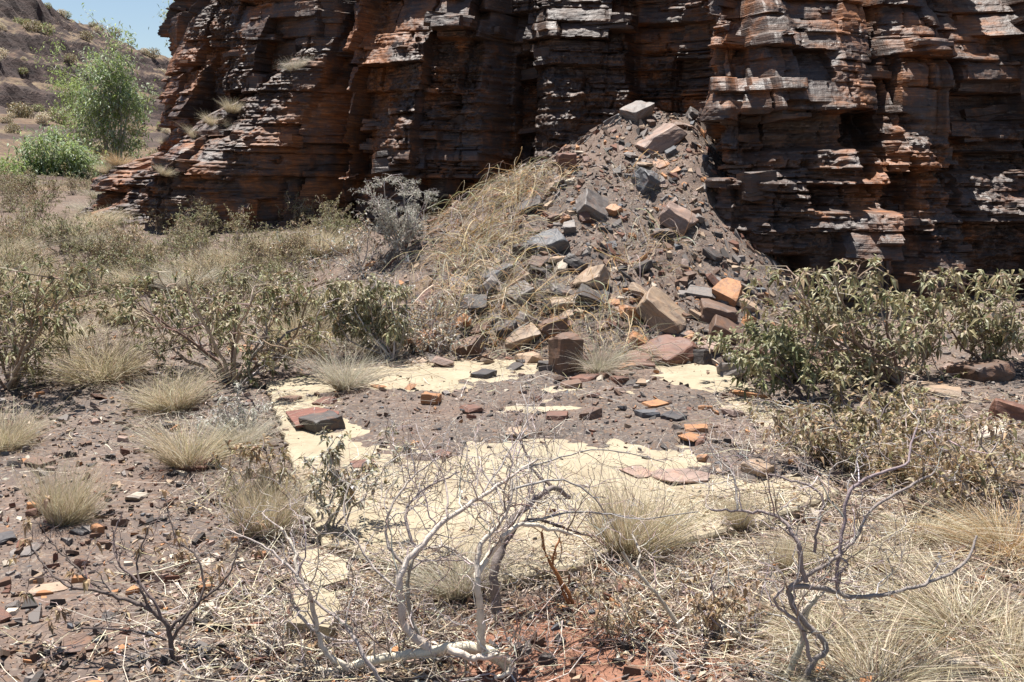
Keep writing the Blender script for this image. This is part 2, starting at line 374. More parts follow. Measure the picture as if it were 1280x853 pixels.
# ------------------------------------------------------------------ rubble heap body
hx = np.arange(-4.2, 4.6, .05); hy = np.arange(7.6, 15.2, .05); HX, HY = np.meshgrid(hx, hy, indexing='ij')
HZ = heap_z(HX, HY)+.02*fbm(HX*14, HY*14, seed=41, oct=2); GZ = ground_z(HX, HY)
q = grid_quads(*HX.shape); keep = (HZ.ravel()[q] > GZ.ravel()[q]-.06).any(1)
structure(obj('rubble_slope', mesh_np('rubble_slope', np.stack([HX, HY, np.maximum(HZ, GZ-.1)], -1), q[keep], smooth=True), M['ground']))

# ------------------------------------------------------------------ concrete slab and broken pieces
def prism(poly, z0, z1, rough=.012, under=.02):
    """thick plate with a ragged edge"""
    pts = []
    n = len(poly)
    for i in range(n):
        a, b = np.array(poly[i]), np.array(poly[(i+1) % n]); L = np.linalg.norm(b-a); m = max(1, int(L/.07))
        for j in range(m): pts.append(a+(b-a)*j/m)
    pts = np.array(pts); c = pts.mean(0); jit = R.normal(0, rough, pts.shape); pts = pts+jit
    bm = bmesh.new()
    top = [bm.verts.new((p[0], p[1], z1)) for p in pts]
    mid = [bm.verts.new((p[0]+(p[0]-c[0])*.004, p[1]+(p[1]-c[1])*.004, z1-.012)) for p in pts]
    bot = [bm.verts.new((*(p-(p-c)/np.linalg.norm(p-c)*abs(R.normal(0, under))), z0)) for p in pts]
    bm.faces.new(top); N = len(pts)
    for A, B in ((top, mid), (mid, bot)):
        for i in range(N): bm.faces.new((A[(i+1) % N], A[i], B[i], B[(i+1) % N]))
    bm.faces.new(bot[::-1])
    bmesh.ops.recalc_face_normals(bm, faces=bm.faces)
    bmesh.ops.triangulate(bm, faces=[f for f in bm.faces if len(f.verts) > 4])
    me = bpy.data.meshes.new('plate'); bm.to_mesh(me); bm.free(); return me
slab = tag(obj('concrete_slab', prism(slab_poly, -.12, SLAB_Z), M['slab']), 'large cream concrete floor slab partly buried under dark soil', 'concrete slab')
for pp, lab in (([(374, 690), (398, 686), (430, 700), (437, 724), (404, 732), (376, 722)], 'cream broken concrete chunk behind the pale dead branches at left'),
                ([(366, 738), (384, 726), (418, 742), (430, 760), (410, 784), (364, 778)], 'lower cream concrete chunk nearest the camera under dead branches')):
    P = np.array(pp, float); zz = .042 if 'behind' in lab else .036
    poly = on_plane(P[:, 0], P[:, 1], zz)[:, :2]
    tag(obj('concrete_chunk', prism(poly, -.06, zz, .006, .015), M['slab']), lab, 'concrete chunk')

# ------------------------------------------------------------------ the cliff
plan = np.array([(20, 11.2), (13, 11.7), (9, 11.95), (6.5, 12.0), (4.6, 11.5), (3.2, 11.2), (2.55, 11.1), (2.30, 11.45), (2.42, 12.6), (2.45, 13.7), (1.9, 14.15), (.9, 14.35), (-.3, 14.6), (-1.6, 15.0), (-3.0, 15.7), (-4.5, 16.4), (-5.75, 17.2), (-6.35, 18.4), (-6.6, 20.5), (-7.0, 25), (-8, 34)], float)
def catmull(P, n):
    P = np.asarray(P, float); Q = np.vstack([2*P[0]-P[1], P, 2*P[-1]-P[-2]]); out = []
    for i in range(len(P)-1):
        t = np.linspace(0, 1, n, endpoint=False)[:, None]; a, b, c, d = Q[i:i+4]
        out.append(.5*((2*b)+(c-a)*t+(2*a-5*b+4*c-d)*t*t+(3*b-a-3*c+d)*t**3))
    return np.vstack(out+[P[-1:]])
pl = catmull(plan, 60); sl = np.concatenate([[0], np.cumsum(np.linalg.norm(np.diff(pl, axis=0), axis=1))])
def plan_at(s): return np.stack([np.interp(s, sl, pl[:, 0]), np.interp(s, sl, pl[:, 1])], -1)
tg = np.gradient(pl, axis=0); tg /= np.linalg.norm(tg, axis=1, keepdims=True); nn = np.stack([-tg[:, 1], tg[:, 0]], -1)
for _ in range(30): nn[1:-1] = (nn[:-2]+nn[1:-1]*2+nn[2:])/4
nn /= np.linalg.norm(nn, axis=1, keepdims=True)
if (nn[len(nn)//2] @ np.array([0, -1])) < 0: nn = -nn
def norm_at(s): return np.stack([np.interp(s, sl, nn[:, 0]), np.interp(s, sl, nn[:, 1])], -1)
px_pl = 640+F*pl[:, 0]/(pl[:, 1]*math.cos(PITCH))
BUT = np.array([(60, 0), (215, .05), (300, .15), (395, .1), (412, -.15), (428, -.6), (442, -.2), (452, .2), (520, .45), (612, .4), (622, .05), (632, -.4), (660, -.42), (670, -.05), (690, .25), (784, .22), (791, -.2), (885, -.35), (900, .0), (945, .15), (960, .3), (1050, .35), (1098, .3), (1108, -.05), (1128, .12), (1150, .3), (1186, .25), (1196, -.02), (1275, .2), (1400, .1)])
RB = np.random.default_rng(5)
def make_beds(ths):
    e = [-1.0]
    while e[-1] < 9: e.append(e[-1]+RB.choice(ths)*RB.uniform(.8, 1.2))
    e = np.array(e); n = len(e)-1; jn = []; jf = []
    for b in range(n):
        th = e[b+1]-e[b]; q = [0]
        while q[-1] < sl[-1]: q.append(q[-1]+RB.uniform(.5, 3.6)*(th**.55)*.85)
        jn.append(np.array(q)); jf.append(np.clip(RB.standard_t(3, len(q))*.06, -.24, .2))
    return dict(e=e, n=n, off=RB.normal(0, .028 if max(ths) > .3 else .018, n), j=jn, jo=jf)
BEDS = [make_beds([.22, .3, .42, .56, .75]), make_beds([.05, .07, .1, .14, .2])]
# features: (px0,px1,py0,py1,offset)
FEAT = [(962, 1102, 138, 186, -.34), (1188, 1282, 96, 148, -.14), (1196, 1290, 190, 214, -.28), (1196, 1290, 216, 268, .10), (905, 1000, 318, 372, -.38), (1000, 1140, 232, 262, -.22), (940, 1090, 186, 226, -.1), (1006, 1062, 184, 212, .12),
        (560, 612, 18, 46, .3), (640, 665, 60, 200, -.25), (470, 560, 140, 205, .12), (540, 612, 225, 285, -.45), (795, 880, 20, 180, -.12), (910, 1000, 30, 110, .12), (1130, 1182, 60, 170, -.18), (1060, 1120, 264, 300, .1)]
TILT = [(930, 1120, 170, 232, .3), (1180, 1290, 130, 200, .25), (900, 1110, -40, 132, .40), (1110, 1290, -40, 95, .30), (668, 790, -40, 120, .32), (470, 610, 60, 200, .14), (1000, 1290, 215, 300, .22), (890, 960, 150, 330, .2), (215, 330, 60, 130, .12)]
def bench_line(px): return np.interp(px, [60, 120, 180, 240, 300, 350, 400, 445], [262, 232, 196, 160, 128, 98, 60, 20])
fe = [0.]
while fe[-1] < sl[-1]: fe.append(fe[-1]+RB.choice([.22, .35, .5, .75, 1.1])*RB.uniform(.8, 1.2))
fe = np.array(fe); fz = []; fpar = []
for _ in range(len(fe)):
    q = [-1.2+RB.uniform(-.4, .4)]
    while q[-1] < 8: q.append(q[-1]+RB.choice([.35, .6, .9, 1.4])*RB.uniform(.8, 1.2))
    fz.append(np.array(q)); n_q = len(q)
    fpar.append(np.stack([RB.normal(0, .075, n_q), np.clip(RB.normal(0, .27, n_q), -.55, .55), np.where(RB.uniform(size=n_q) < .5, RB.uniform(.14, .6, n_q), RB.uniform(-.16, .06, n_q))], -1))
def facets(s, z, x):
    zq = z+.03*x+.03*fbm(s*1.5, z*1.5, seed=81, oct=3); sq = s+.10*fbm(s*.9, z*1.2, seed=82, oct=3)+.14*(z-2)
    ci = np.clip(np.searchsorted(fe, sq)-1, 0, len(fe)-2); d = np.zeros(s.shape)
    for c in np.unique(ci):
        mk = ci == c; e = fz[c]; j = np.clip(np.searchsorted(e, zq[mk])-1, 0, len(e)-2); p = fpar[c][j]
        d[mk] = p[:, 0]+p[:, 1]*(sq[mk]-.5*(fe[c]+fe[c+1]))-p[:, 2]*(zq[mk]-.5*(e[j]+e[j+1]))
    return d
def cliff_d(s, z, fine=True):
    x, y = np.interp(s, sl, pl[:, 0]), np.interp(s, sl, pl[:, 1])
    px = np.interp(s, sl, px_pl); pxs = np.where(s > np.interp(-5.6, [-5.6], [0])+1e9, px, px)
    py = 426.5-F*np.tan(PITCH+np.arctan2(z-CAMZ, y))
    wob = 9*np.round(2.5*fbm(z*1.3, s*.2, seed=51, oct=3))/2.5
    end = s > sl[-1]-18.5                                   # round the left corner
    pxb = np.where(end, 150., px)
    d = np.interp(pxb+wob, BUT[:, 0], BUT[:, 1])
    lean = .17 + .06*fbm(s*.25, z*.1, seed=52)
    sb = lean*np.clip(z-1.0, -1, 9) + .5*np.clip(z-4.3+.07*np.clip(x, 0, 9), 0, 9)
    sb = sb + .10*np.where(end, 0, sm(880, 960, px))*np.clip(z-1.2, 0, 9) + .05*np.where(end, 0, sm(440, 480, px)*sm(640, 620, px))*np.clip(z-1.6, 0, 9)
    d = d + .07*fbm(s*.55, z*.5, seed=53, oct=3) + facets(s, z, x)
    # lower bench on the left
    bl = np.where(end, 200, bench_line(px)); m = .55*sm(-12, 20, py-bl+10*fbm(s*2, z*2, seed=54))+.45*sm(10, 115, py-bl+16*fbm(s*1.3, z*1.5, seed=44))
    left = np.where(end, 1.0, sm(455, 330, px)); d = d + m*left*(1.05+.5*sm(0, 140, py-bl))*np.where(end, 1.15, 1)
    for (a, b, c, e, o) in FEAT:
        w2 = wob*.4
        k = sm(a-3, a+3, px+w2)*sm(b+3, b-3, px+w2)*sm(c-2.5, c+2.5, py+w2*.3)*sm(e+2.5, e-2.5, py+w2*.3); d = d+o*k*np.where(end, 0, 1)
    for (a, b, c, e, tl) in TILT:
        k = sm(a-8, a+8, px+wob)*sm(b+8, b-8, px+wob)*np.where(end, 0, 1); h = np.clip((e-py)/F*y, 0, (e-c)/F*y); sb = sb + k*tl*h - k*tl*.10*(e-c)/F*y*sm(e+14, e-2, py)
    # beds and joint blocks: thick massive beds in places, thin platy ones elsewhere
    zz0 = z + .03*x + .10*fbm(s*.35, .3, seed=55, oct=2) + .016*fbm(s*3, z*.5, seed=56)
    reg = sm(-.06, .06, fbm(s*.8, z*1.1, seed=66, oct=3)-.02)
    acc = 0
    for bd, wgt, sd in ((BEDS[0], 1-reg, 0), (BEDS[1], reg, 9)):
        zz = zz0+.02*sd; bi = np.clip(np.searchsorted(bd['e'], zz)-1, 0, bd['n']-1); lo = bd['e'][bi]; hi = bd['e'][bi+1]; th = hi-lo
        jo = np.zeros(z.shape); gr = np.ones(z.shape); ss = s+.09*fbm(z*4, s*.5, seed=57+sd)
        for b in np.unique(bi):
            mk = bi == b; e = bd['j'][b]; j = np.clip(np.searchsorted(e, ss[mk])-1, 0, len(e)-2)
            jo[mk] = bd['jo'][b][j]; dist = np.minimum(ss[mk]-e[j], e[j+1]-ss[mk]); gr[mk] = sm(0, .03, dist)
        f = (zz-lo)/th; gz = sm(0, .018, np.minimum(zz-lo, hi-zz))
        ch = np.clip(.5+1.3*fbm(s*1.7, bi*3.3, seed=63+sd, oct=3), 0, 1)*np.minimum(.06, th*.4)
        gm = np.clip(.45+.9*fbm(s*.9, z*1.3, seed=64+sd, oct=2), 0, 1)
        acc = acc + wgt*(bd['off'][bi] + jo*(.75 if sd == 0 else .38) - (.15 if sd == 0 else .07)*(1-gr)*gm - .05*(1-gz)*gm - ch*sm(.45, 1.05, f+.12*fbm(s*6, z*2, seed=65+sd, oct=2)))
    d = d+acc
    if fine:
        rough = .30+1.5*sm(-.1, .4, fbm(s*.6, z*.7, seed=58, oct=3))
        lamn = vnoise(s*2.2, z*42, seed=59); lam2 = vnoise(s*1.1, z*18, seed=60)
        d = d + rough*(.015*lamn+.016*lam2+.062*fbm(s*5.5, z*7, seed=61, oct=4)+.018*vnoise(s*28, z*34, seed=62))
    return d, sb
def cliff_xy(s, z, fine=True, add=0.):
    """beds stand out along the face normal; the whole wall leans back into the hill"""
    d, sb = cliff_d(s, z, fine); n = norm_at(s); x = np.interp(s, sl, pl[:, 0])
    w = sm(-4.2, -5.6, x)[..., None]; back = (1-w)*np.array([0., 1.])-w*n
    return plan_at(s)+n*(d+add)[..., None]+back*sb[..., None]
S_LEFT = sl[-1]
i0 = np.interp(8.6, pl[::-1, 0][-200:], sl[::-1][-200:]) if False else sl[np.argmin(np.abs(pl[:, 0]-8.2))]
s_end = sl[np.argmin(np.abs(pl[:, 1]-21.5)+100*(pl[:, 0] > -5))]
ss_ = np.concatenate([np.arange(0, i0, .12), np.arange(i0, s_end, .0195), np.arange(s_end, S_LEFT, .15)])
zz_ = np.concatenate([np.arange(-.5, .1, .05), np.arange(.1, 4.9, .0145), np.arange(4.9, 6.2, .08)])
SS, ZZ = np.meshgrid(ss_, zz_, indexing='ij'); XY = cliff_xy(SS, ZZ)
V = np.concatenate([XY, ZZ[..., None]], -1)
# plateau behind the top edge
back = []
for kx, (off, up) in enumerate(((.5, .25), (2, .7), (8, 1.8), (30, 4.5))):
    wl_ = sm(-4.2, -5.6, plan_at(ss_)[:, 0])[:, None]; b = XY[:, -1]+((1-wl_)*np.array([0., 1.])-wl_*norm_at(ss_)*np.array([.3, 1.]))*off; b = np.stack([b[:, 0], b[:, 1]+off*.2, np.full(len(b), 6.2+up)], -1); back.append(b)
V = np.concatenate([V, np.stack(back, 1)], 1)
cliff = structure(obj('cliff', mesh_np('cliff', V, grid_quads(V.shape[0], V.shape[1])[:, ::-1], smooth=False), M['cliff']))

# loose looking blocks that stand proud of the cliff, one object each
def lam_block(seed):
    r = np.random.default_rng(seed); n = r.integers(3, 6); zs = np.concatenate([[0], np.sort(r.uniform(.12, .88, n-1)), [1]])-.5
    nf = 5; fx = np.linspace(-.5, .5, nf); rings = []
    w0 = r.normal(0, .07, nf); wz = r.normal(0, .05, nf); back = np.linspace(0, r.uniform(.05, .3), n)
    for l in range(n):
        o = r.normal(0, .07)+back[l]; jit = w0+r.normal(0, .04, nf); ex = r.uniform(0, .16, 2)
        x = fx.copy(); x[0] += ex[0]; x[-1] -= ex[1]; x[1:-1] += r.normal(0, .06, nf-2)
        y = -.5+o+jit; y[0] += r.uniform(.02, .25); y[-1] += r.uniform(.02, .25)
        for z, cz in ((zs[l]+.006, 0), (zs[l+1]-.006, r.uniform(0, .06))):
            jj = r.normal(0, .015, nf)+cz
            rings.append(np.vstack([np.stack([x, y+jj, z+wz*.6], -1), [[.5, .5, z], [-.5, .5, z]]]))
    v = np.concatenate(rings); m = nf+2; q = []
    for a in range(len(rings)-1):
        for i in range(m): q.append((a*m+i, a*m+(i+1) % m, (a+1)*m+(i+1) % m, (a+1)*m+i))
    t = [(0, i+1, i) for i in range(1, m-1)]; b = (len(rings)-1)*m; t += [(b, b+i, b+i+1) for i in range(1, m-1)]
    me = mesh_np('rock_block', v, q, t); me.materials.append(M['cliff']); return me
LB = [lam_block(100+i) for i in range(28)]
cand = []
for bd in BEDS:
    for b in range(bd['n']):
        zc = .5*(bd['e'][b]+bd['e'][b+1]); th = bd['e'][b+1]-bd['e'][b]
        if zc < .25 or zc > 4.6 or th < .09: continue
        e = bd['j'][b]
        for j in range(len(e)-1):
            sc = .5*(e[j]+e[j+1]); wd = e[j+1]-e[j]
            if sc < i0-.5 or sc > s_end-2.5 or wd < .1: continue
            x, y = plan_at(sc); z = zc-.03*x-.10*float(fbm(sc*.35, .3, seed=55, oct=2))
            px, py = proj(np.array([x, y, z]))
            if not (-40 < px < 1320 and -25 < py < 420): continue
            if heap_z(x, y-.5) > z: continue
            w_ = min(wd*RB.uniform(.3, .9), .9); h_ = min(th, .34)*RB.uniform(.4, .95)
            cand.append((RB.uniform(.0, 1), sc+RB.uniform(-.3, .3)*wd, z+RB.uniform(-.3, .3)*th, w_, h_))
cand.sort(key=lambda c: -c[0]); cand = cand[:285]
cs_ = np.array([c[1] for c in cand]); cxy = cliff_xy(cs_, np.array([c[2] for c in cand]), False, RB.uniform(-.03, .03, len(cand))-.15)
for i, (_, sc, z, w_, h_) in enumerate(cand):
    o = bpy.data.objects.new('rock_block', LB[i % len(LB)]); COL.objects.link(o); o.parent = cliff
    n = norm_at(sc); p = cxy[i]; dep = .30; ang = math.atan2(n[0], -n[1])
    o.location = (float(p[0]), float(p[1]), float(z)); o.rotation_euler = (RB.normal(0, .05)-.1, RB.normal(.0, .05)-.03, ang+RB.normal(0, .14)); o.scale = (float(w_)*RB.choice([-1, 1]), dep, float(h_))

# ------------------------------------------------------------------ far hill
e_ = np.array([5., 22.]); e_ /= np.linalg.norm(e_); n_ = np.array([-e_[1], e_[0]]); A_ = np.array([-33., 62.])
ha = np.concatenate([np.arange(-70, -12, 3.), np.arange(-12, 62, .3), np.arange(62, 220, 6.)]); hb = np.concatenate([np.arange(-34, -2, .6), np.arange(-2, 22, .14), np.arange(22, 60, .8), np.arange(60, 200, 9)])
AA, BB = np.meshgrid(ha, hb, indexing='ij')
def hill_z(a, b):
    bb = b+1.8*fbm(a*.09, b*.02, seed=71, oct=4)+1.1*fbm(a*.25, b*.3, seed=72, oct=4)+.5*fbm(a*1.9, b*.9, seed=74, oct=2)
    z = np.interp(bb, [-34, -14, -1, 0, 2.4, 3.4, 5.0, 6.2, 9.0, 10.6, 15, 16.6, 34, 60, 200], [.3, 2.2, 5.6, 6.9, 7.9, 9.4, 10.2, 11.6, 13.0, 15.2, 17.0, 19.0, 25, 29, 37])
    lim = np.interp(a, [-80, 0, 10, 20, 30, 45, 70, 200], [44, 29, 21.0, 16.6, 14.2, 12.0, 9, 6]); z = np.where(z > lim-2.0, lim-2.0+2.6*(1-np.exp(-(z-lim+2.0)/2.6)), z)
    return z+.3*fbm(a*.8, b*.8, seed=73, oct=4)
HZ_ = hill_z(AA, BB); HXY = A_+AA[..., None]*e_+BB[..., None]*n_
structure(obj('hill', mesh_np('hill', np.concatenate([HXY, HZ_[..., None]], -1), grid_quads(*AA.shape), smooth=False), M['hill']))
# ------------------------------------------------------------------ rocks
PAL = dict(grey=(.175, .152, .138), dark=(.058, .049, .045), blue=(.10, .102, .11), brown=(.125, .074, .05), red=(.15, .07, .047), tan=(.31, .225, .155), orange=(.34, .165, .075), pink=(.27, .19, .155), pale=(.42, .36, .285), black=(.05, .045, .047))
def rock_mesh(w, d, h, seed, flat=False, cuts=2, brk=.45):
    r = np.random.default_rng(seed); bm = bmesh.new()
    for sx in (-.5, .5):
        for sy in (-.5, .5):
            for sz in (-.5, .5):
                j = r.uniform(-.16, .05, 3) if not flat else r.uniform(-.24, .06, 3)*np.array([1, 1, .5])
                p = np.array([sx, sy, sz])*(1+2*j)
                if r.uniform() < brk:                       # a broken-off corner
                    c = r.uniform(.15, .55, 3)
                    for ax in range(3):
                        q = p.copy(); q[ax] *= 1-2*c[ax]*.6; bm.verts.new(q*np.array([w, d, h]))
                else: bm.verts.new(p*np.array([w, d, h]))
    for _ in range(r.integers(2, 6)):
        p = r.normal(size=3); p = p/np.max(np.abs(p))*.5; p[r.integers(0, 3)] *= r.uniform(.9, 1.06); bm.verts.new(p*np.array([w, d, h])*.98)
    res = bmesh.ops.convex_hull(bm, input=bm.verts[:]); junk = [e for e in res['geom_interior'] if isinstance(e, bmesh.types.BMVert)]
    if junk: bmesh.ops.delete(bm, geom=junk, context='VERTS')
    bmesh.ops.dissolve_limit(bm, angle_limit=.12, verts=bm.verts[:], edges=bm.edges[:])
    if cuts:
        sz = min(w, d, h)
        bmesh.ops.bevel(bm, geom=bm.edges[:], offset=sz*.05, segments=1, affect='EDGES', clamp_overlap=True)
        bmesh.ops.triangulate(bm, faces=bm.faces[:])
        for _ in range(cuts):
            le = [e for e in bm.edges if e.calc_length() > sz*.33]
            if le: bmesh.ops.subdivide_edges(bm, edges=le, cuts=1, use_grid_fill=True)
            bmesh.ops.triangulate(bm, faces=[f for f in bm.faces if len(f.verts) > 3])
        co = np.array([v.co for v in bm.verts]); k = 2.6/max(w, d, h)
        amp = .10*sz
        n = np.stack([fbm(co[:, 0]*k*2+q*9, co[:, 1]*k*2+seed, co[:, 2]*k*3, 3, seed=q) for q in range(3)], -1)*amp
        for v, dn in zip(bm.verts, n): v.co += Vector(dn)
    else: bmesh.ops.triangulate(bm, faces=bm.faces[:])
    me = bpy.data.meshes.new('rock'); bm.to_mesh(me); bm.free(); me.materials.append(M['rock']); return me
def slope_rot(x, y):
    e = .12; gx_ = float(full_surf(x+e, y)-full_surf(x-e, y))/(2*e); gy_ = float(full_surf(x, y+e)-full_surf(x, y-e))/(2*e)
    return Vector((-gx_, -gy_, 1)).to_track_quat('Z', 'Y')
HERO = []
def rock(px, py, w, h, col, label, kind='block', tilt=(0, 0), rz=None, name=None, cat=None, sink=.18, dep=None, follow=.6):
    """px,py: middle of its lower edge in the photo; w,h: size in photo pixels"""
    p = hit(px, py, full_surf); dist = float(np.linalg.norm(p-np.array([0, 0, CAMZ]))); u = dist/F
    w = w*1.1; h = h*1.1; W_ = w*u; seed = len(HERO)+500; r = np.random.default_rng(seed)
    if kind == 'block': D_ = W_*(dep or r.uniform(.8, 1.1)); H_ = h*u*.62
    elif kind == 'slab': D_ = W_*(dep or r.uniform(.7, 1.0)); H_ = max(h*u*.45, .02)
    elif kind == 'plate': D_ = W_*(dep or .7); H_ = max(h*u*.28, .012)
    elif kind == 'column': D_ = W_*(dep or .9); H_ = h*u*.97
    me = rock_mesh(W_, D_, H_, seed, flat=kind in ('slab', 'plate'), cuts=2, brk=.08 if kind == 'column' else .4)
    name = name or ('boulder' if kind in ('block', 'column') and w > 26 else 'stone_slab' if kind in ('slab', 'plate') else 'stone')
    o = obj(name, me); y = p[1]+D_*.42; x = p[0]+D_*.42*p[0]/max(p[1], 1)
    z = float(full_surf(x, y)); q = slope_rot(x, y); q = q.slerp(Vector((0, 0, 1)).to_track_quat('Z', 'Y'), 1-follow)
    rz = r.uniform(-.5, .5) if rz is None else rz
    rot = q.to_matrix() @ Euler((tilt[0]*.55, tilt[1]*.6, rz)).to_matrix()
    o.rotation_euler = rot.to_euler()
    co = np.array([rot @ v.co for v in me.vertices]); lowz = co[:, 2].min()
    s_at = full_surf(x+co[:, 0], y+co[:, 1]); low = co[:, 2] < lowz+.45*(co[:, 2].max()-lowz)
    zc = float(np.median((s_at-co[:, 2])[low]))-sink*H_*.7
    o.location = (float(x), float(y), zc); c = np.array(PAL[col])*r.uniform(.9, 1.1); o.color = (*c, 1)
    tag(o, label, cat or ('slab' if name == 'stone_slab' else 'boulder' if name == 'boulder' else 'stone')); HERO.append((x, y, max(W_, D_)*.5, o)); return o
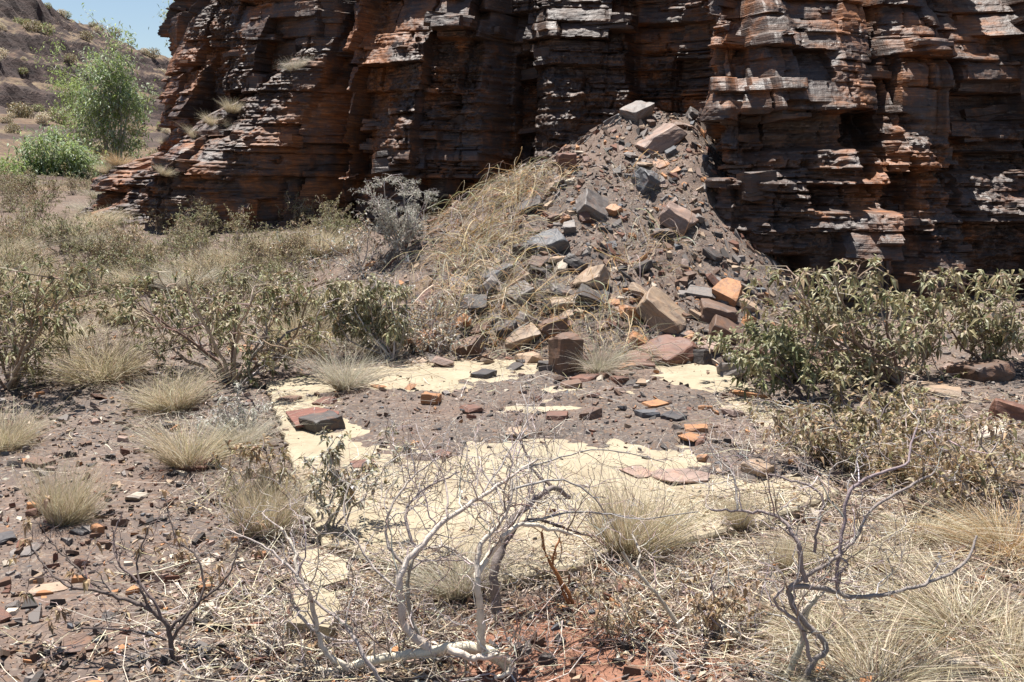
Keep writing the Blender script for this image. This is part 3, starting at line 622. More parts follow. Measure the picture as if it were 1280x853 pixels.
T = [
 (797, 152, 30, 27, 'grey', 'grey pointed boulder on the very top of the rubble heap', 'block', (.2, .2)),
 (768, 150, 18, 12, 'blue', 'bluish stone just left of the topmost grey boulder', 'block', (0, .2)),
 (866, 150, 18, 20, 'dark', 'dark grey block tilted at the heap top against the cliff corner', 'block', (.4, -.4)),
 (845, 166, 15, 18, 'brown', 'small brown slab standing beside the big upper slab of the heap', 'block', (-.5, .3)),
 (859, 162, 18, 11, 'pink', 'flat pinkish stone just below the dark block at the heap top', 'slab', (.1, .1)),
 (820, 188, 52, 32, 'pink', 'largest pinkish topped boulder high on the heap with a dark front', 'block', (.15, -.25), .25),
 (707, 215, 26, 32, 'red', 'reddish slab leaning on the left shoulder of the heap', 'block', (-.5, -.3)),
 (808, 240, 32, 38, 'blue', 'pale blue grey block in the middle of the upper heap', 'block', (.5, -.35), .5),
 (822, 210, 26, 10, 'orange', 'thin tan orange plate above the blue grey block', 'plate', (.1, .1)),
 (843, 219, 20, 9, 'orange', 'small orange plate to the right of the blue grey block', 'plate', (0, .1)),
 (838, 196, 16, 11, 'blue', 'small blue grey stone under the largest upper boulder', 'block', (.2, .1)),
 (742, 277, 34, 30, 'grey', 'grey slab tilted in the middle left of the heap', 'block', (.45, -.4), .3),
 (767, 270, 17, 16, 'orange', 'orange cube shaped stone touching the tilted grey slab', 'block', (.2, .3)),
 (846, 294, 44, 34, 'pink', 'flat topped pinkish boulder with a black front on the right of the heap', 'block', (.25, .1), -.2),
 (826, 302, 22, 26, 'dark', 'dark brown stone propping up the flat topped pinkish boulder', 'block', (-.3, .3)),
 (685, 318, 40, 30, 'blue', 'dark blue grey boulder with a smooth top among the straw', 'block', (.25, .1), .15),
 (655, 325, 30, 28, 'dark', 'dark boulder wedged to the left of the smooth topped one', 'block', (-.3, -.3)),
 (663, 268, 32, 20, 'dark', 'dark purplish stone half buried in straw on the heap left', 'block', (.1, .2)),
 (697, 232, 16, 15, 'brown', 'small brown stone under the leaning reddish slab', 'block', (.1, .4)),
 (713, 231, 13, 10, 'pale', 'small white topped stone to the right of the brown stone', 'block', (.2, 0)),
 (689, 243, 13, 15, 'tan', 'narrow tan stone standing below the leaning reddish slab', 'block', (.5, .5)),
 (712, 294, 15, 18, 'grey', 'narrow grey stone above the dark blue grey boulder', 'block', (-.3, .4)),
 (692, 279, 16, 13, 'brown', 'brown purple stone left of the thin orange shard', 'block', (.2, 0)),
 (706, 280, 15, 12, 'orange', 'thin orange shard standing on the heap left', 'slab', (.2, -.7)),
 (874, 281, 14, 14, 'grey', 'grey stone at the right edge of the flat topped boulder', 'block', (.5, .3)),
 (757, 288, 18, 10, 'tan', 'small tan plate below the orange cube shaped stone', 'plate', (.1, .3)),
 (840, 254, 16, 9, 'grey', 'small grey plate above the flat topped pinkish boulder', 'plate', (.1, 0)),
 (868, 158, 0, 0, '', '', '', ()),
 (708, 468, 36, 58, 'brown', 'upright column shaped boulder with a tan top at the heap foot', 'column', (0, .02), .12),
 (650, 440, 46, 28, 'tan', 'tan flat stone lying left of the upright column boulder', 'slab', (.25, .1), .1),
 (740, 366, 42, 34, 'tan', 'tan slanted slab leaning in the middle of the lower heap', 'block', (.7, -.45), .5),
 (826, 416, 60, 40, 'tan', 'largest cream and orange slab low on the right of the heap', 'block', (.75, .05), -.1),
 (786, 402, 22, 28, 'orange', 'orange slab leaning against the left of the largest cream slab', 'block', (.5, .5)),
 (835, 454, 60, 38, 'red', 'red brown block at the foot of the largest cream slab', 'block', (.15, .2), .45),
 (897, 405, 46, 32, 'brown', 'dark brown flat topped block near the right foot of the heap', 'block', (.05, .05), -.15),
 (648, 357, 40, 20, 'tan', 'tan flat stone under the straw in the lower heap', 'slab', (.3, -.15), .2),
 (576, 418, 28, 24, 'orange', 'orange and grey slab at the lower left of the heap', 'slab', (.6, .2)),
 (602, 422, 27, 20, 'brown', 'brown block between the orange slab and a dark block', 'block', (.1, .1)),
 (632, 424, 28, 24, 'dark', 'dark block behind the tan flat stone at the heap foot', 'block', (.1, -.25)),
 (662, 416, 32, 26, 'grey', 'grey slab tilted behind the tan flat stone', 'block', (.5, .3)),
 (692, 422, 40, 34, 'brown', 'red brown boulder just behind the upright column', 'block', (.3, -.35)),
 (682, 462, 22, 18, 'dark', 'small dark cube left of the upright column boulder', 'block', (0, 0)),
 (742, 386, 40, 24, 'dark', 'dark red block below the tan slanted slab', 'block', (.2, -.2)),
 (702, 376, 28, 18, 'grey', 'grey block left of the tan slanted slab', 'block', (.2, .1)),
 (650, 382, 34, 22, 'grey', 'grey flat block amid straw in the lower heap', 'block', (.3, .2)),
 (876, 455, 22, 36, 'dark', 'dark slab standing right of the red brown block', 'block', (.2, .4)),
 (914, 470, 32, 28, 'grey', 'grey leaning slab at the corner of the concrete', 'block', (.5, .45)),
 (908, 430, 38, 28, 'brown', 'brown boulder beside the leaves of the green bush', 'block', (.2, -.1)),
 (936, 409, 15, 22, 'orange', 'small orange stone right of the flat topped dark block', 'block', (.4, .2)),
 (862, 428, 14, 17, 'orange', 'small orange stone behind the red brown block', 'block', (.2, .3)),
 (672, 342, 26, 14, 'dark', 'dark stone below the smooth topped boulder', 'block', (.1, .1)),
 (620, 352, 36, 22, 'blue', 'blue grey stones under straw at the left of the lower heap', 'block', (.3, -.2)),
 (720, 340, 24, 20, 'dark', 'dark stone above the tan slanted slab', 'block', (.3, .4)),
 (575, 340, 22, 16, 'brown', 'brown stone in the straw at the far left of the heap', 'block', (.2, .2)),
 (985, 478, 84, 66, 'pink', 'pink and orange slab leaning behind the green bush', 'block', (.7, .1), -.25),
 (1152, 494, 72, 22, 'tan', 'long orange tan slab under the green bush on the right', 'slab', (.1, .0), .1),
 (1176, 498, 24, 10, 'blue', 'pale blue shard lying on the long tan slab', 'plate', (.2, 0)),
 (1228, 478, 54, 36, 'brown', 'brown rounded boulder under the right end of the green bush', 'block', (.1, .2)),
 (1200, 470, 34, 18, 'pink', 'pinkish boulder left of the brown rounded boulder', 'block', (.2, .1)),
 (1262, 532, 40, 44, 'red', 'rust streaked block at the right edge of the picture', 'block', (.3, .3)),
 (1243, 556, 30, 32, 'pale', 'pale greenish pointed shard below the rust streaked block', 'block', (.7, .4)),
 (1130, 468, 30, 16, 'tan', 'tan stone under the middle of the green bush', 'block', (.1, .1)),
 (404, 541, 40, 32, 'dark', 'glossy dark grey block resting on the rusted sheet', 'block', (.05, .05), -.15),
 (540, 506, 23, 24, 'orange', 'orange stone standing alone on the slab soil', 'block', (.1, .1), .2),
 (590, 515, 30, 10, 'red', 'flat reddish stone right of the lone orange stone', 'slab', (0, .1)),
 (604, 473, 24, 15, 'black', 'dark stone at the back of the soil near the heap', 'block', (0, .1)),
 (362, 502, 26, 9, 'brown', 'flat tan brown stone at the back left corner of the slab', 'slab', (0, 0)),
 (406, 507, 22, 12, 'red', 'small red stone behind the rusted sheet', 'block', (.1, .2)),
 (473, 485, 18, 7, 'orange', 'small flat orange stone near the grass at the slab back', 'plate', (0, 0)),
 (696, 526, 24, 14, 'red', 'brown and orange stone in the middle of the soil patch', 'block', (.1, .1)),
 (645, 548, 26, 12, 'tan', 'tan flat stone at the front edge of the soil patch', 'slab', (0, 0)),
 (553, 574, 18, 10, 'red', 'small red stone on the front concrete', 'block', (0, 0)),
 (456, 590, 28, 20, 'red', 'reddish stone behind the leafy sprig on the concrete', 'block', (.1, .1)),
 (818, 509, 28, 9, 'orange', 'bright orange flat stone on the soil patch', 'slab', (0, .05)),
 (810, 522, 26, 13, 'blue', 'blue black stone just in front of the bright orange flat stone', 'block', (.1, 0)),
 (843, 526, 24, 11, 'black', 'black low stone right of the blue black stone', 'block', (.1, .1)),
 (739, 524, 24, 20, 'brown', 'brown upright stone left of the bright orange flat stone', 'block', (.3, .2)),
 (714, 486, 24, 10, 'brown', 'brown stone first in the row in front of the column boulder', 'block', (.1, 0)),
 (731, 476, 24, 10, 'red', 'reddish stone second in the row in front of the column boulder', 'block', (.1, .1)),
 (757, 473, 22, 11, 'brown', 'brown stone third in the row below the grey grass tuft', 'block', (0, .1)),
 (774, 478, 20, 13, 'red', 'red stone fourth in the row below the grey grass tuft', 'block', (.1, .1)),
 (802, 480, 20, 9, 'tan', 'tan stone at the right end of the row below the grass tuft', 'slab', (.1, .1)),
 (870, 540, 26, 12, 'orange', 'orange stone in front of the black low stone', 'block', (.1, .1)),
 (863, 554, 28, 9, 'orange', 'flat orange stone nearest the front of the soil patch', 'slab', (0, .05)),
 (882, 513, 16, 10, 'orange', 'small orange stone on the right of the soil patch', 'block', (.1, .1)),
 (916, 521, 20, 14, 'pink', 'pinkish stone at the right of the soil patch', 'block', (.2, .1)),
 (940, 498, 44, 14, 'orange', 'orange brown flat slab at the end of the upper concrete strip', 'slab', (.1, .15), .2),
 (878, 577, 14, 9, 'orange', 'small orange stone by the front edge of the soil', 'block', (.1, .1)),
 (946, 592, 30, 22, 'tan', 'tan block with a dark top at the right of the concrete', 'block', (.05, .1)),
 (852, 605, 54, 15, 'pink', 'reddish flat flagstone lying on the concrete front', 'slab', (0, .0), .1),
 (795, 596, 46, 12, 'pink', 'pinkish flagstone left of the reddish one on the concrete', 'plate', (0, 0), .1),
 (245, 590, 34, 18, 'red', 'dark red stone at the foot of a straw tussock on the left', 'block', (.1, .3)),
 (153, 468, 24, 9, 'orange', 'orange stone under the round straw tussock at left', 'slab', (0, .2)),
 (173, 626, 26, 12, 'pale', 'pale topped stone on the open gravel at left', 'slab', (.05, .2)),
 (260, 706, 22, 10, 'pale', 'pale flat stone among the brown leafed twigs', 'plate', (.05, 0)),
 (107, 668, 30, 14, 'black', 'black stone sheet on the gravel above the brown leaved bush', 'plate', (0, .1)),
 (6, 680, 20, 12, 'black', 'black stone at the left edge of the picture', 'block', (0, .1)),
 (32, 695, 28, 11, 'grey', 'grey green flat stone near the left edge', 'slab', (0, .1)),
 (300, 440, 30, 10, 'orange', 'orange flat stone under the wide shrub on the left', 'slab', (0, .1)),
 (70, 652, 26, 8, 'red', 'reddish strip of stone under the small round tussock', 'plate', (.1, .1)),
 (785, 742, 28, 14, 'red', 'red stone in the litter in front of the concrete', 'block', (.1, .1)),
 (1195, 842, 44, 26, 'pale', 'white flaky stone at the bottom right among straw', 'block', (.1, .2)),
 (100, 812, 42, 14, 'brown', 'purple brown flat stone in the lower left gravel', 'plate', (0, 0)),
 (62, 742, 40, 12, 'tan', 'long tan stone at the lower left', 'plate', (0, .05)),
 (300, 826, 26, 9, 'pale', 'cream stone chip in the bottom left litter', 'plate', (.1, 0)),
 (850, 702, 40, 12, 'pink', 'flat pink stone in litter in front of the slab', 'plate', (0, 0)),
]
for t in T:
    if not t[2]: continue
    rock(*t[:8], **({'rz': t[8]} if len(t) > 8 else {}))
# rusted sheet under the dark block
pp = np.array([(357, 519), (396, 513), (424, 519), (420, 533), (370, 537)], float)
poly = on_plane(pp[:, 0], pp[:, 1], SLAB_Z+.012)[:, :2]
gxx, gyy = np.meshgrid(np.linspace(poly[:, 0].min(), poly[:, 0].max(), 30), np.linspace(poly[:, 1].min(), poly[:, 1].max(), 30)); zt = float(np.max(full_surf(gxx, gyy)))
tag(obj('metal_sheet', prism(poly, zt-.006, zt+.006, .001, .001), M['rust']), 'flat red brown rusted sheet lying on the concrete', 'metal sheet')
# smaller stones, one object each
SM = [rock_mesh(1, R.uniform(.6, 1), R.uniform(.25, .6), 900+i, flat=i % 2 == 0, cuts=0) for i in range(16)]
def scatter_stones(n, sampler, smin, smax, pal, wts, label, group, name='stone'):
    pts = sampler(n*4); c = 0; cols = list(pal)
    for x, y in pts:
        if any((x-a)**2+(y-b)**2 < (r_*.9)**2 for a, b, r_, _ in HERO): continue
        s_ = smin*(smax/smin)**(R.uniform()**1.7); o = bpy.data.objects.new(name, SM[R.integers(0, 16)]); COL.objects.link(o)
        q = slope_rot(x, y).to_matrix() @ Euler((R.normal(0, .25), R.normal(0, .25), R.uniform(0, 6.28))).to_matrix()
        o.rotation_euler = q.to_euler(); o.scale = (s_, s_*R.uniform(.7, 1.1), s_*R.uniform(.45, 1.0)); o.location = (float(x), float(y), float(full_surf(x, y))+s_*.12)
        cc = np.array(PAL[R.choice(cols, p=wts)])*R.uniform(.8, 1.2); o.color = (*cc, 1); tag(o, label, 'stone', group); c += 1
        if c >= n: break
WT = (['grey', 'dark', 'blue', 'brown', 'red', 'tan', 'orange', 'pink', 'pale'], [.16, .17, .05, .25, .11, .09, .08, .06, .03])
def samp_heap(n):
    x = R.uniform(-1.6, 3.6, n*6); y = R.uniform(8.2, 13.9, n*6)
    ok = (heap_z(x, y) > ground_z(x, y)-.02) & (x < 3.0) & (R.uniform(size=n*6) < (.35+.65*sm(-.6, .8, x)))
    return np.stack([x, y], -1)[ok][:n]
def samp_foot(n):
    out = []
    while len(out) < n:
        x = R.uniform(-1.2, 3.6); y = R.uniform(8.1, 10.2)
        if heap_z(x, y) > ground_z(x, y)-.15: out.append((x, y))
    return out
def samp_slab(n):
    out = []
    while len(out) < n:
        x = R.uniform(-2, 3.2); y = R.uniform(5.0, 8.4)
        if dirt_h(x, y) > 0 and sd_poly(dirt_poly, np.array(x), np.array(y)) > -.2: out.append((x, y))
    return out
def samp_left(n):
    out = []
    while len(out) < n:
        x = R.uniform(-5, -.8); y = 3+9*R.uniform()**1.5
        if sd_poly(slab_poly, np.array(x), np.array(y)) < 0 and abs(x) < y*.56: out.append((x, y))
    return out
scatter_stones(125, samp_heap, .07, .24, *WT, 'small angular stone on the rubble heap among bigger blocks', 'small stones on the rubble heap')
scatter_stones(62, samp_foot, .14, .38, *WT, 'middling angular stone packed along the foot of the rubble heap', 'stones along the heap foot')
scatter_stones(30, samp_slab, .04, .11, *WT, 'small loose stone on the soil that covers the concrete slab', 'stones on the slab soil')
scatter_stones(60, samp_left, .05, .14, *WT, 'small flat stone on the open dark gravel at left', 'stones on the left gravel')

# gravel: countless flakes
def gravel(name, P, size, label_pal, wts, k=3):
    n = len(P); ang = np.sort(R.uniform(0, 2*math.pi, (n, k)), 1); rad = size[:, None]*R.uniform(.55, 1.1, (n, k))
    asp = R.uniform(.45, 1, (n, 1)); x = np.cos(ang)*rad; y = np.sin(ang)*rad*asp; th = size[:, None]*R.uniform(.2, .6, (n, 1))
    top = np.stack([x*.85, y*.85, np.broadcast_to(th, x.shape)], -1); bot = np.stack([x, y, np.zeros_like(x)-.3*th], -1)
    v = np.concatenate([top, bot], 1)
    a = R.uniform(0, 6.28, n); tx = R.normal(0, .28, n); ty = R.normal(0, .28, n)
    ca, sa = np.cos(a), np.sin(a); X_ = v[..., 0]*ca[:, None]-v[..., 1]*sa[:, None]; Y_ = v[..., 0]*sa[:, None]+v[..., 1]*ca[:, None]
    Z_ = v[..., 2]+X_*tx[:, None]+Y_*ty[:, None]
    # follow the slope
    e = .05; gx_ = (full_surf(P[:, 0]+e, P[:, 1])-full_surf(P[:, 0]-e, P[:, 1]))/(2*e); gy_ = (full_surf(P[:, 0], P[:, 1]+e)-full_surf(P[:, 0], P[:, 1]-e))/(2*e)
    Z_ = Z_+X_*gx_[:, None]+Y_*gy_[:, None]
    v = np.stack([X_+P[:, :1], Y_+P[:, 1:2], Z_+full_surf(P[:, 0], P[:, 1])[:, None]], -1)
    b = (np.arange(n)*2*k)[:, None]
    t = [b+np.array([[0, i, i+1]]) for i in range(1, k-1)]
    for i in range(k):
        j = (i+1) % k; t += [b+np.array([[i, k+i, k+j]]), b+np.array([[i, k+j, j]])]
    pal = np.array([PAL[c] for c in label_pal]); c = pal[R.choice(len(pal), n, p=wts)]*R.uniform(.7, 1.25, (n, 1))
    o = obj(name, mesh_np(name, v, None, np.concatenate(t), np.repeat(c, 2*k, axis=0)), M['chips']); o['kind'] = 'stuff'; return o
GP = (['grey', 'dark', 'blue', 'brown', 'red', 'tan', 'orange', 'pink', 'pale'], [.19, .19, .04, .22, .09, .10, .07, .06, .04])
y_ = 2.7*np.exp(R.uniform(0, 1, 60000)*math.log(13/2.7)); x_ = R.uniform(-.62, .62, 60000)*y_
ok = (heap_z(x_, y_) < ground_z(x_, y_)+.02) & (x_ > -6.4) & (x_ < 6.6); ins = sd_poly(slab_poly, x_, y_) > -.01
ok &= (~ins) | (dirt_h(x_, y_) > 0) | (R.uniform(0, 1, len(x_)) < .10+.75*np.clip(1+dirt_h(x_, y_)/.010, 0, 1)**2)
P = np.stack([x_, y_], -1)[ok]; sz = .006*(R.pareto(2.0, len(P))+.7)*(.75+.06*P[:, 1]); sz = np.clip(sz, .005, .05)*np.where(sd_poly(slab_poly, P[:, 0], P[:, 1]) > 0, .75, 1)
bg = sz > .013; gravel('gravel', P[~bg], sz[~bg], *GP); gravel('gravel_flakes', P[bg], sz[bg], *GP, k=5)
hp = np.array(samp_heap(21000)); sz = np.clip(.012*(R.pareto(2.1, len(hp))+.6), .008, .075)
bg = sz > .02; gravel('rubble_chips', hp[~bg], sz[~bg], *GP); gravel('rubble_flakes', hp[bg], sz[bg], *GP, k=5)
# ------------------------------------------------------------------ plants: builders
STRAW = [(.55, .47, .33), (.62, .55, .41), (.44, .36, .24), (.68, .62, .49), (.36, .30, .2)]
PALEGRASS = [(.58, .50, .36), (.50, .43, .30), (.65, .58, .45), (.40, .35, .21), (.55, .46, .33)]
GREYGRASS = [(.56, .51, .42), (.48, .44, .36), (.64, .58, .48), (.42, .38, .27)]
GOLD = [(.52, .36, .18), (.60, .46, .27), (.42, .26, .12), (.68, .59, .42), (.55, .44, .29)]
GREYTWIG = [(.36, .32, .30), (.46, .41, .38), (.26, .22, .21), (.54, .49, .45)]
BROWNTWIG = [(.28, .20, .15), (.36, .28, .22), (.20, .14, .11), (.42, .35, .29)]
DARKTWIG = [(.13, .10, .09), (.18, .14, .13), (.10, .08, .075)]
PALEWOOD = [(.60, .53, .44), (.66, .59, .49), (.54, .47, .38)]
LEAFGREEN = [(.20, .21, .095), (.25, .25, .13), (.16, .17, .075), (.33, .31, .18), (.40, .36, .23)]
LEAFDULL = [(.26, .23, .115), (.31, .27, .15), (.21, .185, .09), (.38, .32, .2), (.28, .2, .115)]
LEAFDRY = [(.30, .20, .115), (.37, .26, .15), (.23, .145, .085), (.45, .34, .22), (.33, .24, .14)]
LEAFSAGE = [(.40, .39, .33), (.48, .46, .40), (.33, .33, .27), (.55, .52, .46)]
def blades(S, n, r0, h, spread, pal, w=.0028, K=5, droop=.5, lean=(0, 0), center=(0, 0, 0), hj=.3, dark=None):
    a = R.uniform(0, 2*math.pi, n); q = np.sqrt(R.uniform(0, 1, n)); b = np.stack([np.cos(a)*q*r0, np.sin(a)*q*r0, np.zeros(n)], -1)
    a2 = a+R.normal(0, .5, n); out = (.25+.75*q)*spread*R.uniform(.5, 1.3, n); H = h*np.clip(R.normal(1, hj, n), .25, 1.5)
    dirx = np.cos(a2)*out+lean[0]; diry = np.sin(a2)*out+lean[1]
    t = np.linspace(0, 1, K)[None, :]; bend = R.uniform(.4, 1.6, n)[:, None]*droop
    P = np.empty((n, K, 3)); cur = R.normal(0, .11, (n, 1))*H[:, None]
    P[..., 0] = b[:, :1]+dirx[:, None]*H[:, None]*(t+bend*t*t*.6)+cur*np.sin(t*3)
    P[..., 1] = b[:, 1:2]+diry[:, None]*H[:, None]*(t+bend*t*t*.6)-cur*np.sin(t*3)
    P[..., 2] = -.03+H[:, None]*(t-bend*.42*t*t*np.clip(np.hypot(dirx, diry), 0, 1.2)[:, None])
    P[..., 2] = np.maximum(P[..., 2], -.03+.02*t)
    rad = w*R.uniform(.6, 1.3, (n, 1))*(1-.75*t)
    strands(S, P+np.asarray(center), rad, 2, pick(pal, n))
def resample(P, K):
    P = np.asarray(P, float); C = catmull(P, 8); s = np.concatenate([[0], np.cumsum(np.linalg.norm(np.diff(C, axis=0), axis=1))]); t = np.linspace(0, s[-1], K)
    return np.stack([np.interp(t, s, C[:, i]) for i in range(C.shape[1])], -1)
def grow(start, dirs, L, lev, nchild, up=.15, wander=.28, K=6, ang=.7, shrink=.62, out=None, r0=.006, rs=.6, tmin=.3):
    """vectorised recursive branching: returns list of (P(N,K,3), rad(N,K)) per level, and the tips"""
    out = [] if out is None else out
    N = len(start); d = nrm(np.asarray(dirs, float)); P = np.empty((N, K, 3)); P[:, 0] = start
    L = np.broadcast_to(L, (N,)); st = (L/(K-1))[:, None]
    for k_ in range(1, K):
        d = nrm(d+R.normal(0, wander, (N, 3))+np.array([0, 0, up])); P[:, k_] = P[:, k_-1]+d*st
    r0 = np.broadcast_to(r0, (N,)); rad = r0[:, None]*np.linspace(1, .55, K)[None]
    out.append((P, rad))
    if lev <= 1: return out, P[:, -1], d
    tips = []; tds = []
    m = nchild; par = np.repeat(np.arange(N), m); t = R.uniform(tmin, 1.0, len(par)); t[::m] = 1.0
    fi = t*(K-1); i = np.minimum(fi.astype(int), K-2); fr = (fi-i)[:, None]
    s2 = P[par, i]*(1-fr)+P[par, i+1]*fr; d0 = nrm(P[par, i+1]-P[par, i])
    d2 = nrm(d0+R.normal(0, ang, (len(par), 3)))
    out, tp, td = grow(s2, d2, L[par]*shrink*R.uniform(.6, 1.25, len(par)), lev-1, nchild, up, wander, K, ang, shrink, out, r0[par]*rs, rs, tmin)
    return out, tp, td
def put_branches(S, lv, pal, m=(6, 5, 4, 3), rmin=.0009):
    for i, (P, r) in enumerate(lv): strands(S, P, np.maximum(r, rmin), m[min(i, len(m)-1)], pick(pal, len(P), .15))
def clusters(S, tips, td, nl, L, wd, pal, droop=.3, spread=.8, back=.05):
    N = len(tips); n = N*nl; par = np.repeat(np.arange(N), nl)
    d = nrm(td[par]*.5+R.normal(0, spread, (n, 3))+np.array([0, 0, .15]))
    b = tips[par]-td[par]*R.uniform(0, back, (n, 1)); tint = np.repeat(R.uniform(.78, 1.2, N), nl)[:, None]
    leaves(S, b, d, L*R.uniform(.6, 1.25, n), wd*R.uniform(.7, 1.2, n), pick(pal, n)*tint, droop)
def plant(name, label, cat, loc, parts, group=None, rz=0., sc=1.):
    e = tag(empty(name, loc, rz, sc), label, cat, group)
    for pn, S, mat in parts:
        o = obj(pn, S.mesh(pn, smooth=(pn in ('stem', 'trunk'))), mat, last if pn == 'twigs' else e); last = o
        if pn in ('twigs', 'foliage', 'crown'): o['kind'] = 'stuff'
    return e
def copy_plant(src, loc, rz, sc, label, group=None):
    e = src.copy(); COL.objects.link(e); e.location = [float(a) for a in loc]; e.rotation_euler = (0, 0, rz); e.scale = (sc,)*3; e['label'] = label
    if group: e['group'] = group
    for ch in [c for c in src.children]:
        c = ch.copy(); COL.objects.link(c); c.parent = e
    return e
def base(px, py): return hit(px, py, full_surf)
def msize(px, py, pix): p = base(px, py); return pix*float(np.linalg.norm(p-np.array([0, 0, CAMZ])))/F

# ------------------------------------------------------------------ grass tussocks
def tussock_mesh(n, r0, h, spread, pal, w, droop=.5, lean=(0, 0), K=5):
    S = Soup(); blades(S, n, r0, h, spread, pal, w, K, droop, lean)
    blades(S, n//3, r0*1.1, h*.45, spread*1.5, [(.34, .27, .17), (.26, .2, .13)], w, 4, .9)
    return S.mesh('blades')
TM = dict(straw=tussock_mesh(900, .28, .72, .85, PALEGRASS, .0055, .8), dense=tussock_mesh(1100, .24, .85, .55, PALEGRASS, .005, .5),
          grey=tussock_mesh(750, .24, .75, .85, GREYGRASS, .005, .9), gold=tussock_mesh(650, .3, .7, 1.1, GOLD, .006, 1.2), loose=tussock_mesh(800, .4, .55, 1.5, STRAW, .0062, 1.5),
          limp=tussock_mesh(700, .15, .9, .9, GREYGRASS, .006, 1.3, (.35, -.2)))
tus = [  # px, py base, height px, width factor, kind, label
 (128, 474, 78, 1.15, 'straw', 'round straw tussock with an orange stone at its foot'), (218, 512, 78, 1.1, 'straw', 'straw tussock just under the wide shrub on the left'),
 (236, 582, 88, 1.0, 'straw', 'straw tussock beside the dark red stone'), (80, 652, 74, .9, 'dense', 'small upright tussock alone on the dark gravel'),
 (370, 438, 88, .85, 'straw', 'tall pale tussock right of the wide shrub'), (432, 484, 58, .95, 'grey', 'grey green tussock at the back left corner of the slab'),
 (328, 668, 84, .9, 'dense', 'greenish tussock against the left edge of the slab'), (790, 690, 78, 1.35, 'dense', 'broad pale tussock on the front edge of the slab'),
 (575, 742, 92, .9, 'grey', 'grey tussock behind the pale dead branches'), (750, 468, 50, .8, 'limp', 'grey limp grass tuft beside the column boulder'),
 (6, 560, 60, 1.1, 'straw', 'pale tussock cut by the left edge of the picture'), (70, 430, 52, 1.2, 'straw', 'straw tussock behind the leftmost shrub'),
 (1205, 790, 84, 1.1, 'loose', 'big flopping straw tussock at the right edge'), (1090, 862, 80, 1.2, 'loose', 'straw tussock at the bottom edge right of the dark branches'),
 (1150, 668, 58, 1.2, 'loose', 'straw tussock in the thicket above the big flopping one'), (985, 712, 44, .9, 'dense', 'small green tinged tuft behind the dark branches'),
 (1262, 690, 62, 1.2, 'gold', 'golden tussock high on the right edge'), (1065, 700, 60, 1.2, 'loose', 'loose straw tuft between the slab and the right thicket'),
 (300, 560, 66, 1.0, 'grey', 'grey brown tussock beside the left corner of the slab'), (925, 660, 40, .8, 'dense', 'thin tuft at the right end of the front concrete'),
 (470, 440, 44, 1.2, 'grey', 'grey tuft under the mid shrub'), (375, 268, 30, .8, 'straw', 'little pale tuft on a low ledge of the cliff foot'),
 (1262, 830, 66, 1.1, 'loose', 'straw tussock low at the bottom right corner'), (150, 402, 40, 1.3, 'straw', 'low straw tuft behind the round straw tussock'),
 (1180, 600, 70, 1.0, 'gold', 'golden tuft among the dry brown leaves at right'), (1030, 800, 66, 1.0, 'loose', 'straw tuft at the foot of the dark branches')]
for i, (px, py, hp_, wf, kind, lab) in enumerate(tus):
    p = base(px, py); h = msize(px, py, hp_)*(.85 if px < 320 else 1)
    e = tag(empty('grass_tussock', p, R.uniform(0, 6.28) if kind != 'limp' else 0.), lab, 'grass tussock', 'grass tussocks'); o = obj('blades', TM[kind], M['grass'], e); o['kind'] = 'stuff'; o.scale = (h*wf*R.uniform(.85, 1.15), h*wf*R.uniform(.85, 1.15), h*R.uniform(.85, 1.1)); o.rotation_euler = (R.normal(0, .1), R.normal(0, .1), 0)
# tufts in the middle distance on the left slope
p0 = []
while len(p0) < 30:
    px = R.uniform(0, 440); py = R.uniform(235, 400)
    if py < 300 and px > 300: continue
    p0.append((px, py))
for px, py in p0:
    p = hit(px, py, surf); kd = R.choice(['straw', 'grey', 'dense', 'gold'], p=[.5, .3, .12, .08]); h = R.uniform(.2, .42)
    e = tag(empty('grass_tussock', p, R.uniform(0, 6.28)), 'pale grass tuft scattered on the rising slope behind the left shrubs', 'grass tussock', 'tufts on the left slope'); o = obj('blades', TM[kd], M['grass'], e); o.scale = (h*1.3, h*1.3, h)

# ------------------------------------------------------------------ leafy shrubs
def shrub(name, label, bx, by, targets, pal, tw, nl=9, L=.055, wd=.017, lev=3, nch=4, Lf=.5, rr=.012, up=.02, droop=.35, spread=.8, sh=.6, cat='shrub', rs=.58, rmin=.0011, ang=.75, wander=.25):
    """targets: crown points (px,py,dY) the main limbs reach towards"""
    b = base(bx, by); S = Soup(); F_ = Soup(); T_ = Soup(); rel = []
    tp = np.array([at(t[0], t[1], b[1]+t[2]) for t in targets])-b
    for t in tp:
        mid = t*np.array([.52, .52, .42])+R.normal(0, .06, 3)*np.linalg.norm(t); P = resample([np.array([0, 0, -.04]), mid*.45+R.normal(0, .02, 3), mid, t], 9); P[1:-1] += R.normal(0, .012, (7, 3))
        strands(S, P[None], (rr*np.linspace(1, .38, 9)*R.uniform(.8, 1.15))[None], 6, pick(tw, 1))
        k_ = R.integers(3, 9, nch+2); st = P[k_]; dd = nrm(nrm(t)*.7+R.normal(0, ang, (nch+2, 3))*np.array([1, 1, .6]))
        lv, tips, td = grow(st, dd, np.linalg.norm(t)*Lf*R.uniform(.5, 1.1, nch+2), lev-1, nch, up, wander, 5, ang, sh, None, rr*.36, rs)
        zc = t[2]+R.uniform(.0, .12)
        for A in [q[0] for q in lv]+[tips]: A[..., 2] = np.where(A[..., 2] > zc, zc+.10*(1-np.exp(-(A[..., 2]-zc)/.14)), A[..., 2])
        put_branches(T_, lv, tw, (4, 3, 3), rmin); clusters(F_, tips, td, nl+3, L*1.2, wd*1.4, pal, droop, spread)
    return plant(name, label, cat, b, [('stem', S, M['bark']), ('twigs', T_, M['twig']), ('foliage', F_, M['leaf'])])
